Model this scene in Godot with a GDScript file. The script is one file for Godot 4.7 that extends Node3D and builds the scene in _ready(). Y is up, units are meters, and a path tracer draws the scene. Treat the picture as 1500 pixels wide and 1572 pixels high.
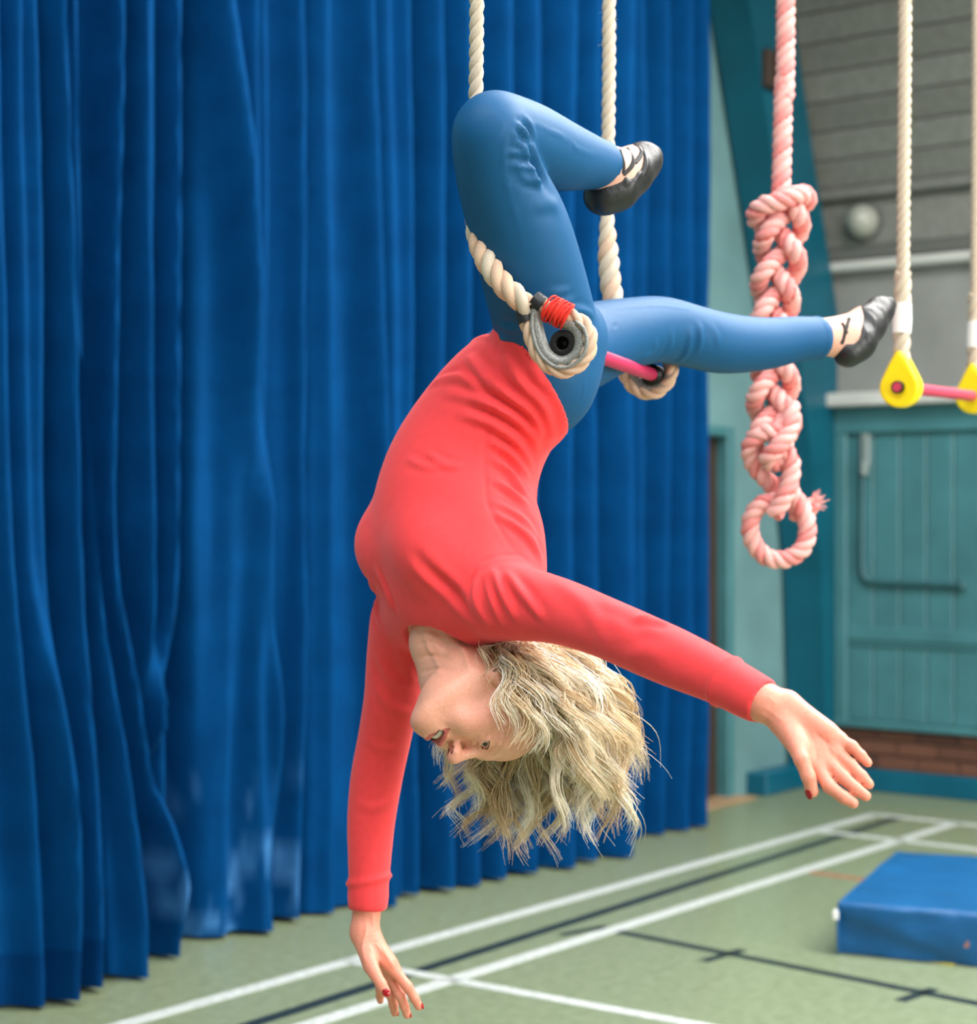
extends Node3D
# A hall with blue curtains; a woman hangs upside down from a trapeze.
# Room axes: x along the door wall, z from the door wall into the hall, y up.

const EYE := 1.45                       # height of the camera
const FOCAL := 2900.0                   # focal length for a frame 1500 x 1572
var room := Transform3D(Basis(Vector3(0.79005, 0, 0.61304), Vector3.UP, Vector3(-0.61304, 0, 0.79005)), Vector3(1.83, 0, -9.96))
var M := {}                             # materials
var rng := RandomNumberGenerator.new()
var names := {}

func _ready() -> void:
	rng.seed = 20
	set_camera()
	set_light()
	make_materials()
	build_room()
	build_curtains()
	build_trapeze()
	build_person()
	build_knotted_rope()
	build_second_trapeze()
	build_mat()

func set_camera() -> void:
	var cam := Camera3D.new()
	cam.name = "camera"
	add_child(cam)
	var lens := CameraAttributesPhysical.new()
	lens.frustum_focal_length = 64.57
	lens.frustum_focus_distance = 2.95
	lens.exposure_aperture = 3.5
	cam.attributes = lens
	cam.position = Vector3(0, EYE, 0)
	cam.keep_aspect = Camera3D.KEEP_HEIGHT
	cam.near = 0.05
	cam.far = 200.0
	cam.fov = rad_to_deg(2.0 * atan(786.0 / FOCAL))
	cam.current = true

func area(called: String, at: Vector3, look: Vector3, size: Vector2, energy: float, col: Color) -> void:
	var l := AreaLight3D.new()
	l.name = called
	l.area_size = size
	l.light_energy = energy
	l.light_color = col
	l.area_range = 40.0
	l.area_attenuation = 2.0
	l.shadow_enabled = true
	add_child(l)
	var z := -look.normalized()
	var x := room.basis.x
	x = (x - z * x.dot(z)).normalized()
	if absf(room.basis.x.dot(z)) > 0.9:
		x = room.basis.z
		x = (x - z * x.dot(z)).normalized()
	l.transform = Transform3D(Basis(x, z.cross(x), z), at)

func set_light() -> void:
	var e := Environment.new()
	var sm := ProceduralSkyMaterial.new()
	sm.sky_top_color = Color(0.72, 0.80, 0.90)
	sm.sky_horizon_color = Color(0.90, 0.92, 0.94)
	sm.ground_bottom_color = Color(0.30, 0.30, 0.28)
	sm.ground_horizon_color = Color(0.60, 0.60, 0.58)
	sm.sky_energy_multiplier = 1.4
	var sky := Sky.new()
	sky.sky_material = sm
	e.background_mode = Environment.BG_SKY
	e.sky = sky
	e.tonemap_mode = Environment.TONE_MAPPER_LINEAR
	e.tonemap_exposure = 1.08
	e.sdfgi_enabled = true
	e.ssao_enabled = true
	e.ssil_enabled = true
	var w := WorldEnvironment.new()
	w.name = "world"
	w.environment = e
	add_child(w)
	# daylight just inside the roof lights and the end window
	var day := Color(1.0, 0.985, 0.96)
	area("rooflight_door_side_light", room * Vector3(4.6, 5.10, 3.4), room.basis * Vector3(0, -0.956, 0.293), Vector2(6.0, 3.2), 92.0, day)
	area("rooflight_far_side_light", room * Vector3(4.8, 5.10, 8.6), room.basis * Vector3(0, -0.956, -0.293), Vector2(6.0, 3.2), 26.0, day)
	area("end_window_light", room * Vector3(10.9, 2.6, 6.0), room.basis * Vector3(-1, 0, 0), Vector2(7.0, 2.6), 58.0, day)

# ---------------------------------------------------------------- helpers
func at(x: float, y: float, depth: float) -> Vector3:       # point seen at frame position x, y when it stands that far away
	return Vector3((x - 750.0) / FOCAL * depth, EYE - (y - 786.0) / FOCAL * depth, -depth)

func numbered(called: String) -> String:
	var n: int = names.get(called, 0)
	names[called] = n + 1
	return called if n == 0 else "%s_%03d" % [called, n]

func thing(called: String, label: String, category: String, where := Transform3D(), group := "") -> Node3D:
	var o := Node3D.new()
	o.name = numbered(called)
	o.transform = where
	add_child(o)
	tag(o, label, category, group)
	return o

func tag(o: Node, label: String, category: String, group := "") -> void:
	o.set_meta("label", label)
	o.set_meta("category", category)
	if group != "":
		o.set_meta("group", group)

func part(parent: Node, called: String, mesh: Mesh, m: Material, where := Transform3D()) -> MeshInstance3D:
	var o := MeshInstance3D.new()
	o.name = called
	o.mesh = mesh
	o.material_override = m
	o.transform = where
	parent.add_child(o, true)
	return o

func structure(called: String, mesh: Mesh, m: Material, label: String, category: String) -> MeshInstance3D:
	var o := part(self, called, mesh, m, room)
	o.set_meta("kind", "structure")
	tag(o, label, category)
	return o

class Build:                            # collects faces for one mesh
	var v := PackedVector3Array()
	var n := PackedVector3Array()
	var c := PackedColorArray()
	var ix := PackedInt32Array()
	var tint := Color.WHITE

	func vert(p: Vector3, nn: Vector3) -> int:
		v.append(p)
		n.append(nn)
		c.append(tint)
		return v.size() - 1

	func tri(a: int, b: int, d: int) -> void:
		# wind so that the face looks along its normals (front faces run clockwise)
		var f := (v[d] - v[a]).cross(v[b] - v[a])
		if f.dot(n[a] + n[b] + n[d]) >= 0.0:
			ix.append_array(PackedInt32Array([a, b, d]))
		else:
			ix.append_array(PackedInt32Array([a, d, b]))

	func poly(ps: Array, nn: Vector3) -> void:
		var first := v.size()
		for p in ps:
			vert(p, nn)
		for i in range(1, ps.size() - 1):
			tri(first, first + i, first + i + 1)

	func box(lo: Vector3, hi: Vector3, bevel := 0.0, t := Transform3D()) -> Build:
		var mid := (lo + hi) * 0.5
		var h := (hi - lo) * 0.5
		var bv := minf(bevel, minf(h.x, minf(h.y, h.z)) * 0.9)
		var ax := [Vector3(1, 0, 0), Vector3(0, 1, 0), Vector3(0, 0, 1)]
		for k in 3:
			var nA: Vector3 = ax[k]
			var uA: Vector3 = ax[(k + 1) % 3]
			var wA: Vector3 = ax[(k + 2) % 3]
			var hn: float = h[k]
			var hu: float = h[(k + 1) % 3] - bv
			var hw: float = h[(k + 2) % 3] - bv
			for s in [-1.0, 1.0]:
				var o: Vector3 = mid + nA * hn * s
				poly([t * (o - uA * hu - wA * hw), t * (o + uA * hu - wA * hw), t * (o + uA * hu + wA * hw), t * (o - uA * hu + wA * hw)], t.basis * (nA * s))
				if bv > 0.0:
					for s2 in [-1.0, 1.0]:      # chamfers round this axis
						var hu2: float = h[(k + 1) % 3]
						var e1: Vector3 = mid + nA * hn * s + uA * (hu2 - bv) * s2
						var e2: Vector3 = mid + nA * (hn - bv) * s + uA * hu2 * s2
						poly([t * (e1 - wA * hw), t * (e1 + wA * hw), t * (e2 + wA * hw), t * (e2 - wA * hw)], t.basis * ((nA * s + uA * s2).normalized()))
		if bv > 0.0:
			for sx in [-1.0, 1.0]:
				for sy in [-1.0, 1.0]:
					for sz in [-1.0, 1.0]:
						var g := Vector3(sx, sy, sz)
						var q := mid + h * g
						poly([t * (q - Vector3(0, sy, sz) * bv), t * (q - Vector3(sx, 0, sz) * bv), t * (q - Vector3(sx, sy, 0) * bv)], t.basis * (g.normalized()))
		return self

	func grid(rows: Array, closed := false) -> Build:      # rows of points joined into a smooth sheet
		var nr := rows.size()
		var nc: int = rows[0].size()
		var first := v.size()
		for i in nr:
			for j in nc:
				var ja := (j + 1) % nc if closed else mini(j + 1, nc - 1)
				var jb := (j + nc - 1) % nc if closed else maxi(j - 1, 0)
				var du: Vector3 = rows[i][ja] - rows[i][jb]
				var dv: Vector3 = rows[mini(i + 1, nr - 1)][j] - rows[maxi(i - 1, 0)][j]
				vert(rows[i][j], du.cross(dv).normalized())
		for i in nr - 1:
			for j in (nc if closed else nc - 1):
				var a := first + i * nc + j
				var b := first + i * nc + (j + 1) % nc
				tri(a, b, b + nc)
				tri(a, b + nc, a + nc)
		return self

	func tube(path: PackedVector3Array, radii: PackedFloat32Array, sides := 8, caps := true, squash := 1.0, flat := Vector3.ZERO) -> Build:
		var m := path.size()
		var t0 := (path[1] - path[0]).normalized()
		var u := t0.cross(Vector3.UP if absf(t0.y) < 0.9 else Vector3.RIGHT).normalized()
		var first := v.size()
		for i in m:
			var t := (path[mini(i + 1, m - 1)] - path[maxi(i - 1, 0)]).normalized()
			u = (u - t * u.dot(t)).normalized()
			if flat != Vector3.ZERO:
				u = (flat - t * flat.dot(t)).normalized()
			var w := t.cross(u)
			var r: float = radii[i] if radii.size() > 1 else radii[0]
			for j in sides:
				var g := TAU * j / sides
				vert(path[i] + (u * cos(g) * squash + w * sin(g)) * r, (u * cos(g) + w * sin(g) * squash).normalized())
		for i in m - 1:
			for j in sides:
				var a := first + i * sides + j
				var b := first + i * sides + (j + 1) % sides
				tri(a, b, b + sides)
				tri(a, b + sides, a + sides)
		if caps:
			for e in [0, m - 1]:
				var nn: Vector3 = (path[e] - path[1 if e == 0 else m - 2]).normalized()
				var ring := []
				for j in sides:
					ring.append(v[first + e * sides + j])
				poly(ring, nn)
		return self

	func prism(outline: Array, lo: Vector3, along: Vector3, ux: Vector3, uy: Vector3) -> Build:   # flat outline pushed along a vector
		var pts := PackedVector2Array(outline)
		var tri_ix := Geometry2D.triangulate_polygon(pts)
		var up := ux.cross(uy).normalized()
		if up.dot(along) < 0.0:
			up = -up
		for s in [0.0, 1.0]:
			var first := v.size()
			for p in pts:
				vert(lo + ux * p.x + uy * p.y + along * s, up * (s * 2.0 - 1.0))
			for k in range(0, tri_ix.size(), 3):
				tri(first + tri_ix[k], first + tri_ix[k + 1], first + tri_ix[k + 2])
		var cw := Geometry2D.is_polygon_clockwise(pts)
		for i in pts.size():
			var p := pts[i]
			var q := pts[(i + 1) % pts.size()]
			var d := (q - p).normalized()
			var o2 := Vector2(-d.y, d.x) if cw else Vector2(d.y, -d.x)
			var nn := (ux * o2.x + uy * o2.y).normalized()
			var a := lo + ux * p.x + uy * p.y
			var b := lo + ux * q.x + uy * q.y
			poly([a, b, b + along, a + along], nn)
		return self

	func mesh(colored := false) -> ArrayMesh:
		var arr := []
		arr.resize(Mesh.ARRAY_MAX)
		arr[Mesh.ARRAY_VERTEX] = v
		arr[Mesh.ARRAY_NORMAL] = n
		if colored:
			arr[Mesh.ARRAY_COLOR] = c
		arr[Mesh.ARRAY_INDEX] = ix
		var am := ArrayMesh.new()
		am.add_surface_from_arrays(Mesh.PRIMITIVE_TRIANGLES, arr)
		return am

func box(lo: Vector3, hi: Vector3, bevel := 0.0) -> ArrayMesh:
	return Build.new().box(lo, hi, bevel).mesh()

func spline(ps: Array, per := 8) -> PackedVector3Array:     # Catmull-Rom through the points
	var out := PackedVector3Array()
	for i in ps.size() - 1:
		var p0: Vector3 = ps[maxi(i - 1, 0)]
		var p1: Vector3 = ps[i]
		var p2: Vector3 = ps[i + 1]
		var p3: Vector3 = ps[mini(i + 2, ps.size() - 1)]
		for k in per:
			var t := float(k) / per
			out.append(0.5 * (2.0 * p1 + (p2 - p0) * t + (2.0 * p0 - 5.0 * p1 + 4.0 * p2 - p3) * t * t + (3.0 * p1 - p0 - 3.0 * p2 + p3) * t * t * t))
	out.append(ps[-1])
	return out

func curve(vals: Array, t: float) -> float:                 # Catmull-Rom through numbers, t from 0 to size - 1
	var i := clampi(int(t), 0, vals.size() - 2)
	var f := t - i
	var p0: float = vals[maxi(i - 1, 0)]
	var p1: float = vals[i]
	var p2: float = vals[i + 1]
	var p3: float = vals[mini(i + 2, vals.size() - 1)]
	return 0.5 * (2.0 * p1 + (p2 - p0) * f + (2.0 * p0 - 5.0 * p1 + 4.0 * p2 - p3) * f * f + (3.0 * p1 - p0 - 3.0 * p2 + p3) * f * f * f)

func resample(path: PackedVector3Array, step: float) -> PackedVector3Array:
	var out := PackedVector3Array([path[0]])
	var left := step
	for i in path.size() - 1:
		var a := path[i]
		var b := path[i + 1]
		var len := a.distance_to(b)
		while len >= left and len > 0.0:
			a = a.lerp(b, left / len)
			out.append(a)
			len = a.distance_to(b)
			left = step
		left -= len
	if out[-1].distance_to(path[-1]) > step * 0.3:
		out.append(path[-1])
	return out

func noise_tex(freq: float, seed_: int, lo: Color, hi: Color, size := 512, octaves := 4, normal := false, bump := 4.0, stretch := Vector2.ONE) -> NoiseTexture2D:
	var f := FastNoiseLite.new()
	f.seed = seed_
	f.frequency = freq
	f.noise_type = FastNoiseLite.TYPE_SIMPLEX_SMOOTH
	f.fractal_octaves = octaves
	var t := NoiseTexture2D.new()
	t.width = size
	t.height = size
	t.seamless = true
	t.noise = f
	if normal:
		t.as_normal_map = true
		t.bump_strength = bump
	else:
		var g := Gradient.new()
		g.set_color(0, lo)
		g.set_color(1, hi)
		t.color_ramp = g
	return t

func mat(col: Color, rough := 0.8, tex: Texture2D = null, scale := 1.0, bump: Texture2D = null, bump_scale := 0.3) -> StandardMaterial3D:
	var m := StandardMaterial3D.new()
	m.albedo_color = col
	m.roughness = rough
	if tex or bump:
		m.uv1_triplanar = true
		m.uv1_scale = Vector3.ONE * scale
	if tex:
		m.albedo_texture = tex
	if bump:
		m.normal_enabled = true
		m.normal_texture = bump
		m.normal_scale = bump_scale
	return m

func c255(r: int, g: int, b: int) -> Color:
	return Color(r / 255.0, g / 255.0, b / 255.0)

func make_materials() -> void:
	var cloud := noise_tex(0.008, 3, Color(0.86, 0.86, 0.86), Color(1, 1, 1))
	var fine := noise_tex(0.05, 5, Color(0.8, 0.8, 0.8), Color(1, 1, 1), 512, 3)
	var grain := noise_tex(0.06, 9, Color.BLACK, Color.WHITE, 512, 3, true, 6.0)
	var soft := noise_tex(0.02, 11, Color.BLACK, Color.WHITE, 512, 4, true, 6.0)
	M.floor = mat(c255(132, 142, 112), 0.29, noise_tex(0.02, 17, Color(0.84, 0.86, 0.82), Color(1, 1, 1), 1024, 5), 0.9, soft, 0.04)
	M.line = mat(c255(206, 212, 206), 0.4, fine, 1.0)
	M.dark_line = mat(c255(38, 50, 48), 0.4, fine, 1.0)
	M.orange_line = mat(c255(170, 112, 80), 0.45, fine, 1.0)
	M.pale_teal = mat(c255(108, 146, 148), 0.5, cloud, 0.4)
	M.teal = mat(c255(68, 122, 128), 0.42, cloud, 0.6)
	M.teal_dark = mat(c255(52, 98, 104), 0.45, cloud, 0.6)
	M.frame_teal = mat(c255(0, 86, 106), 0.4, cloud, 0.5)
	M.skirting = mat(c255(0, 90, 114), 0.4, cloud, 0.5)
	M.grey_wall = mat(c255(140, 142, 138), 0.8, cloud, 0.5)
	M.white_paint = mat(c255(205, 206, 200), 0.6, cloud, 0.5)
	M.plank = mat(c255(126, 128, 122), 0.75, noise_tex(0.03, 21, Color(0.86, 0.86, 0.85), Color(1, 1, 1), 512, 4), 0.8)
	M.plank2 = mat(c255(132, 134, 128), 0.75, noise_tex(0.03, 22, Color(0.86, 0.86, 0.85), Color(1, 1, 1), 512, 4), 0.8)
	M.plank3 = mat(c255(120, 122, 116), 0.75, noise_tex(0.03, 23, Color(0.86, 0.86, 0.85), Color(1, 1, 1), 512, 4), 0.8)
	M.dark_gap = mat(c255(92, 94, 90), 0.9)
	M.brick = mat(c255(98, 62, 46), 0.85, fine, 3.0, grain, 0.5)
	M.brick2 = mat(c255(84, 54, 42), 0.85, fine, 3.0, grain, 0.5)
	M.brick3 = mat(c255(112, 72, 54), 0.85, fine, 3.0, grain, 0.5)
	M.mortar = mat(c255(64, 52, 46), 0.95, fine, 4.0)
	M.brown = mat(c255(56, 40, 28), 0.7, cloud, 1.0)
	M.tan = mat(c255(168, 138, 104), 0.6, cloud, 1.0)
	M.steel = mat(c255(150, 150, 150), 0.35)
	M.steel.metallic = 0.7
	M.bolt = mat(c255(112, 126, 124), 0.5)
	M.lamp_glass = mat(c255(150, 152, 142), 0.3)
	M.pane = mat(Color(0.95, 0.97, 1.0, 0.06), 0.02)
	M.pane.transparency = BaseMaterial3D.TRANSPARENCY_ALPHA
	M.curtain = mat(c255(84, 146, 204), 0.75, noise_tex(0.012, 31, Color(0.82, 0.84, 0.86), Color(1, 1, 1), 512, 4), 0.7, grain, 0.08)
	M.curtain.vertex_color_use_as_albedo = true
	M.curtain.rim_enabled = true
	M.curtain.rim = 0.12
	M.curtain.rim_tint = 1.0
	M.curtain.metallic_specular = 0.15
	M.curtain_hem = mat(c255(0, 50, 98), 0.8, cloud, 0.7)
	M.curtain_hem.metallic_specular = 0.15
	M.rope_white = mat(c255(212, 200, 182), 0.9, noise_tex(0.09, 41, Color(0.84, 0.80, 0.76), Color(1, 1, 1), 512, 3), 14.0, grain, 0.8)
	M.rope_cream = mat(c255(216, 188, 164), 0.9, noise_tex(0.09, 42, Color(0.86, 0.80, 0.76), Color(1, 1, 1), 512, 3), 14.0, grain, 0.8)
	M.rope_pink = mat(c255(222, 148, 146), 0.9, noise_tex(0.05, 43, Color(1.0, 0.84, 0.82), Color(1, 1, 1), 512, 3), 9.0, grain, 0.6)
	M.rope_red = mat(c255(222, 96, 92), 0.9, fine, 12.0)
	M.rope_pale = mat(c255(230, 178, 174), 0.9, noise_tex(0.05, 44, Color(1.0, 0.86, 0.84), Color(1, 1, 1), 512, 3), 9.0, grain, 0.6)
	M.bar_tape = mat(c255(200, 28, 84), 0.5, fine, 10.0, grain, 0.15)
	M.bar_pink = mat(c255(214, 62, 92), 0.5, fine, 10.0, grain, 0.15)
	M.black_tape = mat(c255(18, 18, 20), 0.45, null, 6.0, grain, 0.3)
	M.red_twine = mat(c255(245, 44, 24), 0.7, fine, 20.0)
	M.thimble = mat(c255(176, 176, 170), 0.45, noise_tex(0.05, 51, Color(0.55, 0.55, 0.55), Color(1, 1, 1), 512, 4), 10.0, grain, 0.3)
	M.thimble.metallic = 0.35
	M.black_steel = mat(c255(26, 24, 24), 0.4, null, 8.0, grain, 0.4)
	M.black_steel.metallic = 0.4
	M.hole = mat(c255(6, 6, 6), 0.9)
	M.yellow = mat(c255(244, 214, 6), 0.38)
	M.white_tape = mat(c255(236, 234, 228), 0.6, null, 6.0, grain, 0.3)
	M.mat_cover = mat(c255(0, 84, 138), 0.45, cloud, 0.8, soft, 0.15)
	M.skin = mat(Color.WHITE, 0.48, noise_tex(0.03, 61, Color(0.95, 0.89, 0.87), Color(1, 1, 1), 512, 4), 9.0, noise_tex(0.07, 62, Color.BLACK, Color.WHITE, 512, 3, true, 5.0), 0.22)
	M.skin.vertex_color_use_as_albedo = true
	M.skin.subsurf_scatter_enabled = true
	M.skin.subsurf_scatter_strength = 0.12
	M.top = mat(c255(240, 68, 72), 0.78, noise_tex(0.02, 71, Color(0.95, 0.92, 0.92), Color(1, 1, 1), 512, 4), 4.0, noise_tex(0.12, 72, Color.BLACK, Color.WHITE, 512, 2, true, 5.0), 0.12)
	M.top.uv1_scale = Vector3.ONE * 5.0
	M.top.rim_enabled = true
	M.top.rim = 0.8
	M.top.rim_tint = 0.5
	M.top.metallic_specular = 0.3
	M.leggings = mat(c255(8, 76, 120), 0.56, null, 8.0, noise_tex(0.12, 73, Color.BLACK, Color.WHITE, 512, 2, true, 4.0), 0.06)
	M.leggings.metallic_specular = 0.35
	M.shoe = mat(c255(20, 21, 23), 0.42, null, 8.0, soft, 0.35)
	M.strap = mat(c255(22, 22, 22), 0.7)
	M.hair = mat(Color.WHITE, 0.42)
	M.hair.vertex_color_use_as_albedo = true
	M.nail = mat(c255(150, 8, 22), 0.15)
	M.eye_white = mat(c255(188, 176, 170), 0.2)
	M.iris = mat(c255(52, 44, 38), 0.15)
	M.pupil = mat(c255(10, 8, 8), 0.1)
	M.teeth = mat(c255(246, 238, 226), 0.2)
	M.mouth = mat(c255(70, 20, 22), 0.5)

# ---------------------------------------------------------------- the hall
func build_room() -> void:
	var fl := structure("floor", box(Vector3(-0.6, -0.2, -0.4), Vector3(11.4, 0.0, 12.4)), M.floor, "sage green vinyl sports floor with painted court lines", "floor")
	for l in [  # x0, z0, x1, z1, width, colour
			[0.567, 0.66, 0.567, 12.0, 0.062, "line"], [0.982, 0.66, 0.982, 12.0, 0.062, "line"],
			[0.54, 0.70, 6.0, 0.70, 0.062, "line"], [0.60, 1.29, 6.0, 1.29, 0.062, "line"], [0.54, 4.45, 6.0, 4.27, 0.055, "line"],
			[0.70, 0.70, 0.88, 6.0, 0.055, "dark_line"], [0.92, 3.55, 5.0, 3.98, 0.05, "dark_line"],
			[0.885, 3.72, 0.935, 3.52, 0.04, "dark_line"], [1.47, 3.75, 1.49, 3.53, 0.04, "dark_line"], [2.19, 3.82, 2.21, 3.62, 0.04, "dark_line"],
			[1.02, 2.19, 1.75, 2.21, 0.05, "orange_line"]]:
		var a := Vector3(l[0], 0, l[1])
		var b := Vector3(l[2], 0, l[3])
		var d := (b - a).normalized()
		var w: float = l[4]
		var len := a.distance_to(b)
		var th: float = {"line": 0.0012, "dark_line": 0.0008, "orange_line": 0.0004}[l[5]]
		part(fl, "court_line", box(Vector3(-w / 2, 0, 0), Vector3(w / 2, th, len)), M[l[5]], Transform3D(Basis(Vector3.UP.cross(d), Vector3.UP, d), a))
	part(fl, "tape_mark", box(Vector3(2.04, 0, 3.27), Vector3(2.13, 0.0015, 3.31)), M.yellow)

	# door wall (z = 0): brick plinth, boarded double door, ledge, grey wall above
	var wd := structure("wall_back", box(Vector3(-0.5, 0, -0.25), Vector3(11.4, 3.16, -0.03)), M.grey_wall, "grey wall above the teal boarded doors", "wall")
	part(wd, "ledge", box(Vector3(-0.22, 2.0, -0.03), Vector3(11.2, 2.07, 0.10), 0.008), M.white_paint)
	part(wd, "pipe", tube_x(-0.1, 11.2, 2.735, 0.02, 0.03), M.white_paint)
	part(wd, "eaves_board", box(Vector3(-0.1, 2.77, -0.03), Vector3(11.2, 2.83, 0.04)), M.dark_gap)
	part(wd, "eaves_board", box(Vector3(-0.1, 2.83, -0.03), Vector3(11.2, 3.08, 0.03), 0.01), M.plank)
	part(wd, "eaves_board", box(Vector3(-0.1, 3.08, -0.03), Vector3(11.2, 3.14, 0.09), 0.01), M.plank3)
	var bw := part(wd, "brick_plinth", box(Vector3(0.0, 0.0, -0.03), Vector3(11.2, 0.325, -0.012)), M.mortar)
	var bm := [box(Vector3(0.005, 0.005, -0.02), Vector3(0.220, 0.070, 0.0), 0.003), box(Vector3(0.005, 0.005, -0.02), Vector3(0.219, 0.069, 0.002), 0.004)]
	var bc := [M.brick, M.brick2, M.brick3]
	for row in 3:
		for k in 20:
			part(bw, "brick", bm[rng.randi() % 2], bc[rng.randi() % 3], Transform3D(Basis(), Vector3(k * 0.225 - (0.1125 if row == 1 else 0.0) + 0.01, 0.112 + row * 0.075, 0)))
	var sk := structure("baseboard_back", box(Vector3(0.0, 0.0, -0.03), Vector3(11.2, 0.115, 0.03), 0.006), M.skirting, "deep teal skirting board below the brick band", "baseboard")
	sk.set_meta("kind", "structure")

	var dr := thing("door_1", "teal boarded double door with rails, bolt and pull bar", "door", room)
	dr.set_meta("kind", "structure")
	part(dr, "header", box(Vector3(0.0, 1.86, -0.03), Vector3(2.0, 2.0, 0.02), 0.006), M.teal)
	part(dr, "stile", box(Vector3(0.0, 0.33, -0.03), Vector3(0.07, 1.86, 0.02), 0.006), M.teal)
	part(dr, "sill", box(Vector3(0.0, 0.325, -0.03), Vector3(2.0, 0.36, 0.03), 0.006), M.teal)
	part(dr, "mid_rail", box(Vector3(0.07, 0.78, -0.03), Vector3(2.0, 0.85, 0.012), 0.006), M.teal)
	part(dr, "mid_rail", box(Vector3(0.07, 0.755, -0.03), Vector3(2.0, 0.775, 0.006), 0.004), M.teal)
	for k in 13:
		part(dr, "board", box(Vector3(0.07 + k * 0.148, 0.36, -0.03), Vector3(0.07 + k * 0.148 + 0.143, 1.86, -0.008), 0.006), M.teal)
	part(dr, "bolt", box(Vector3(0.150, 1.68, -0.008), Vector3(0.205, 1.86, 0.03), 0.012), M.bolt)
	part(dr, "bolt_knob", box(Vector3(0.155, 1.63, 0.0), Vector3(0.20, 1.72, 0.05), 0.018), M.bolt)
	var pb := spline([Vector3(0.165, 1.66, 0.012), Vector3(0.16, 1.35, 0.012), Vector3(0.162, 1.16, 0.012), Vector3(0.185, 1.10, 0.012), Vector3(0.25, 1.088, 0.012), Vector3(0.5, 1.085, 0.012), Vector3(0.69, 1.083, 0.012)], 8)
	part(dr, "pull_bar", Build.new().tube(pb, PackedFloat32Array([0.017]), 10).mesh(), M.teal_dark)
	part(dr, "bar_end", box(Vector3(0.69, 1.06, -0.008), Vector3(0.73, 1.106, 0.03), 0.008), M.teal_dark)

	# end wall (behind the curtains) with a doorway beside the column
	var we := Build.new()
	we.box(Vector3(-0.45, 0, -0.4), Vector3(-0.24, 6.6, 0.70))
	we.box(Vector3(-0.45, 1.85, 0.70), Vector3(-0.24, 6.6, 1.75))
	we.box(Vector3(-0.45, 0, 1.75), Vector3(-0.24, 6.6, 12.4))
	structure("wall_left", we.mesh(), M.pale_teal, "pale teal painted end wall beside the blue curtains", "wall")
	var d2 := thing("door_2", "brown door set back in the end wall at the curtain's edge", "door", room)
	d2.set_meta("kind", "structure")
	part(d2, "leaf", box(Vector3(-0.34, 0, 0.72), Vector3(-0.29, 1.83, 1.72), 0.005), M.brown)
	part(d2, "jamb", box(Vector3(-0.45, 0, 0.66), Vector3(-0.225, 1.88, 0.72), 0.006), M.teal)
	part(d2, "jamb", box(Vector3(-0.45, 0, 1.72), Vector3(-0.225, 1.88, 1.78), 0.006), M.teal)
	part(d2, "lintel", box(Vector3(-0.45, 1.83, 0.72), Vector3(-0.225, 1.88, 1.72), 0.006), M.teal)
	part(d2, "threshold", box(Vector3(-0.45, 0, 0.62), Vector3(-0.12, 0.012, 1.78), 0.004), M.tan)
	structure("baseboard_left", box(Vector3(-0.24, 0, -0.03), Vector3(-0.12, 0.115, 0.52), 0.006), M.skirting, "short teal skirting block at foot of end wall", "baseboard")

	# portal frame: tapered column and steep rafter in one
	var fr := thing("portal_frame", "dark teal tapered portal frame leaning up from the corner", "frame", room)
	var outline := [Vector2(0.0, 0.0), Vector2(0.10, 0.0), Vector2(0.12, 0.41), Vector2(0.16, 1.13), Vector2(0.275, 1.74), Vector2(0.465, 2.56), Vector2(0.905, 3.956), Vector2(1.3, 5.2), Vector2(0.95, 5.2), Vector2(0.479, 4.047), Vector2(0.236, 3.256), Vector2(-0.02, 2.51), Vector2(-0.02, 2.1), Vector2(0.0, 2.0)]
	part(fr, "column_and_rafter", Build.new().prism(outline, Vector3(-0.22, 0, 0), Vector3(0.22, 0, 0), Vector3(0, 0, 1), Vector3(0, 1, 0)).mesh(), M.frame_teal)
	part(fr, "bracket", box(Vector3(-0.10, 3.55, 0.62), Vector3(0.04, 3.74, 0.78), 0.01), M.brown)

	# ceiling: steep boarded lining above the door wall, then shallow roof slopes with roof lights
	var ce := Build.new()
	var s0 := Vector3(0, 3.13, 0.04)
	var s1 := Vector3(0, 4.6, 0.72)
	ce.prism([Vector2(s0.z, s0.y), Vector2(s1.z, s1.y), Vector2(s1.z - 0.2, s1.y + 0.08), Vector2(s0.z - 0.2, s0.y)], Vector3(-0.45, 0, 0), Vector3(11.85, 0, 0), Vector3(0, 0, 1), Vector3(0, 1, 0))
	ce.prism([Vector2(12.06 - s0.z, s0.y), Vector2(12.06 - s1.z, s1.y), Vector2(12.26 - s1.z, s1.y + 0.08), Vector2(12.26 - s0.z, s0.y)], Vector3(-0.45, 0, 0), Vector3(11.85, 0, 0), Vector3(0, 0, 1), Vector3(0, 1, 0))
	for sd in [0, 1]:
		var za := 0.70 if sd == 0 else 11.36
		var zr := 6.03
		var yr := 6.2
		for q in [[0.0, 0.12, -0.45, 11.4], [0.86, 1.0, -0.45, 11.4], [0.12, 0.86, -0.45, 1.3], [0.12, 0.86, 8.1, 11.4]]:
			var p0: Vector2 = Vector2(lerpf(za, zr, q[0]), lerpf(4.6, yr, q[0]))
			var p1: Vector2 = Vector2(lerpf(za, zr, q[1]), lerpf(4.6, yr, q[1]))
			ce.prism([p0, p1, p1 + Vector2(0, 0.15), p0 + Vector2(0, 0.15)], Vector3(q[2], 0, 0), Vector3(q[3] - q[2], 0, 0), Vector3(0, 0, 1), Vector3(0, 1, 0))
	var cl := structure("ceiling", ce.mesh(), M.dark_gap, "steep grey boarded ceiling slope above the door wall", "ceiling")
	var dirs := (s1 - s0).normalized()
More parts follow.
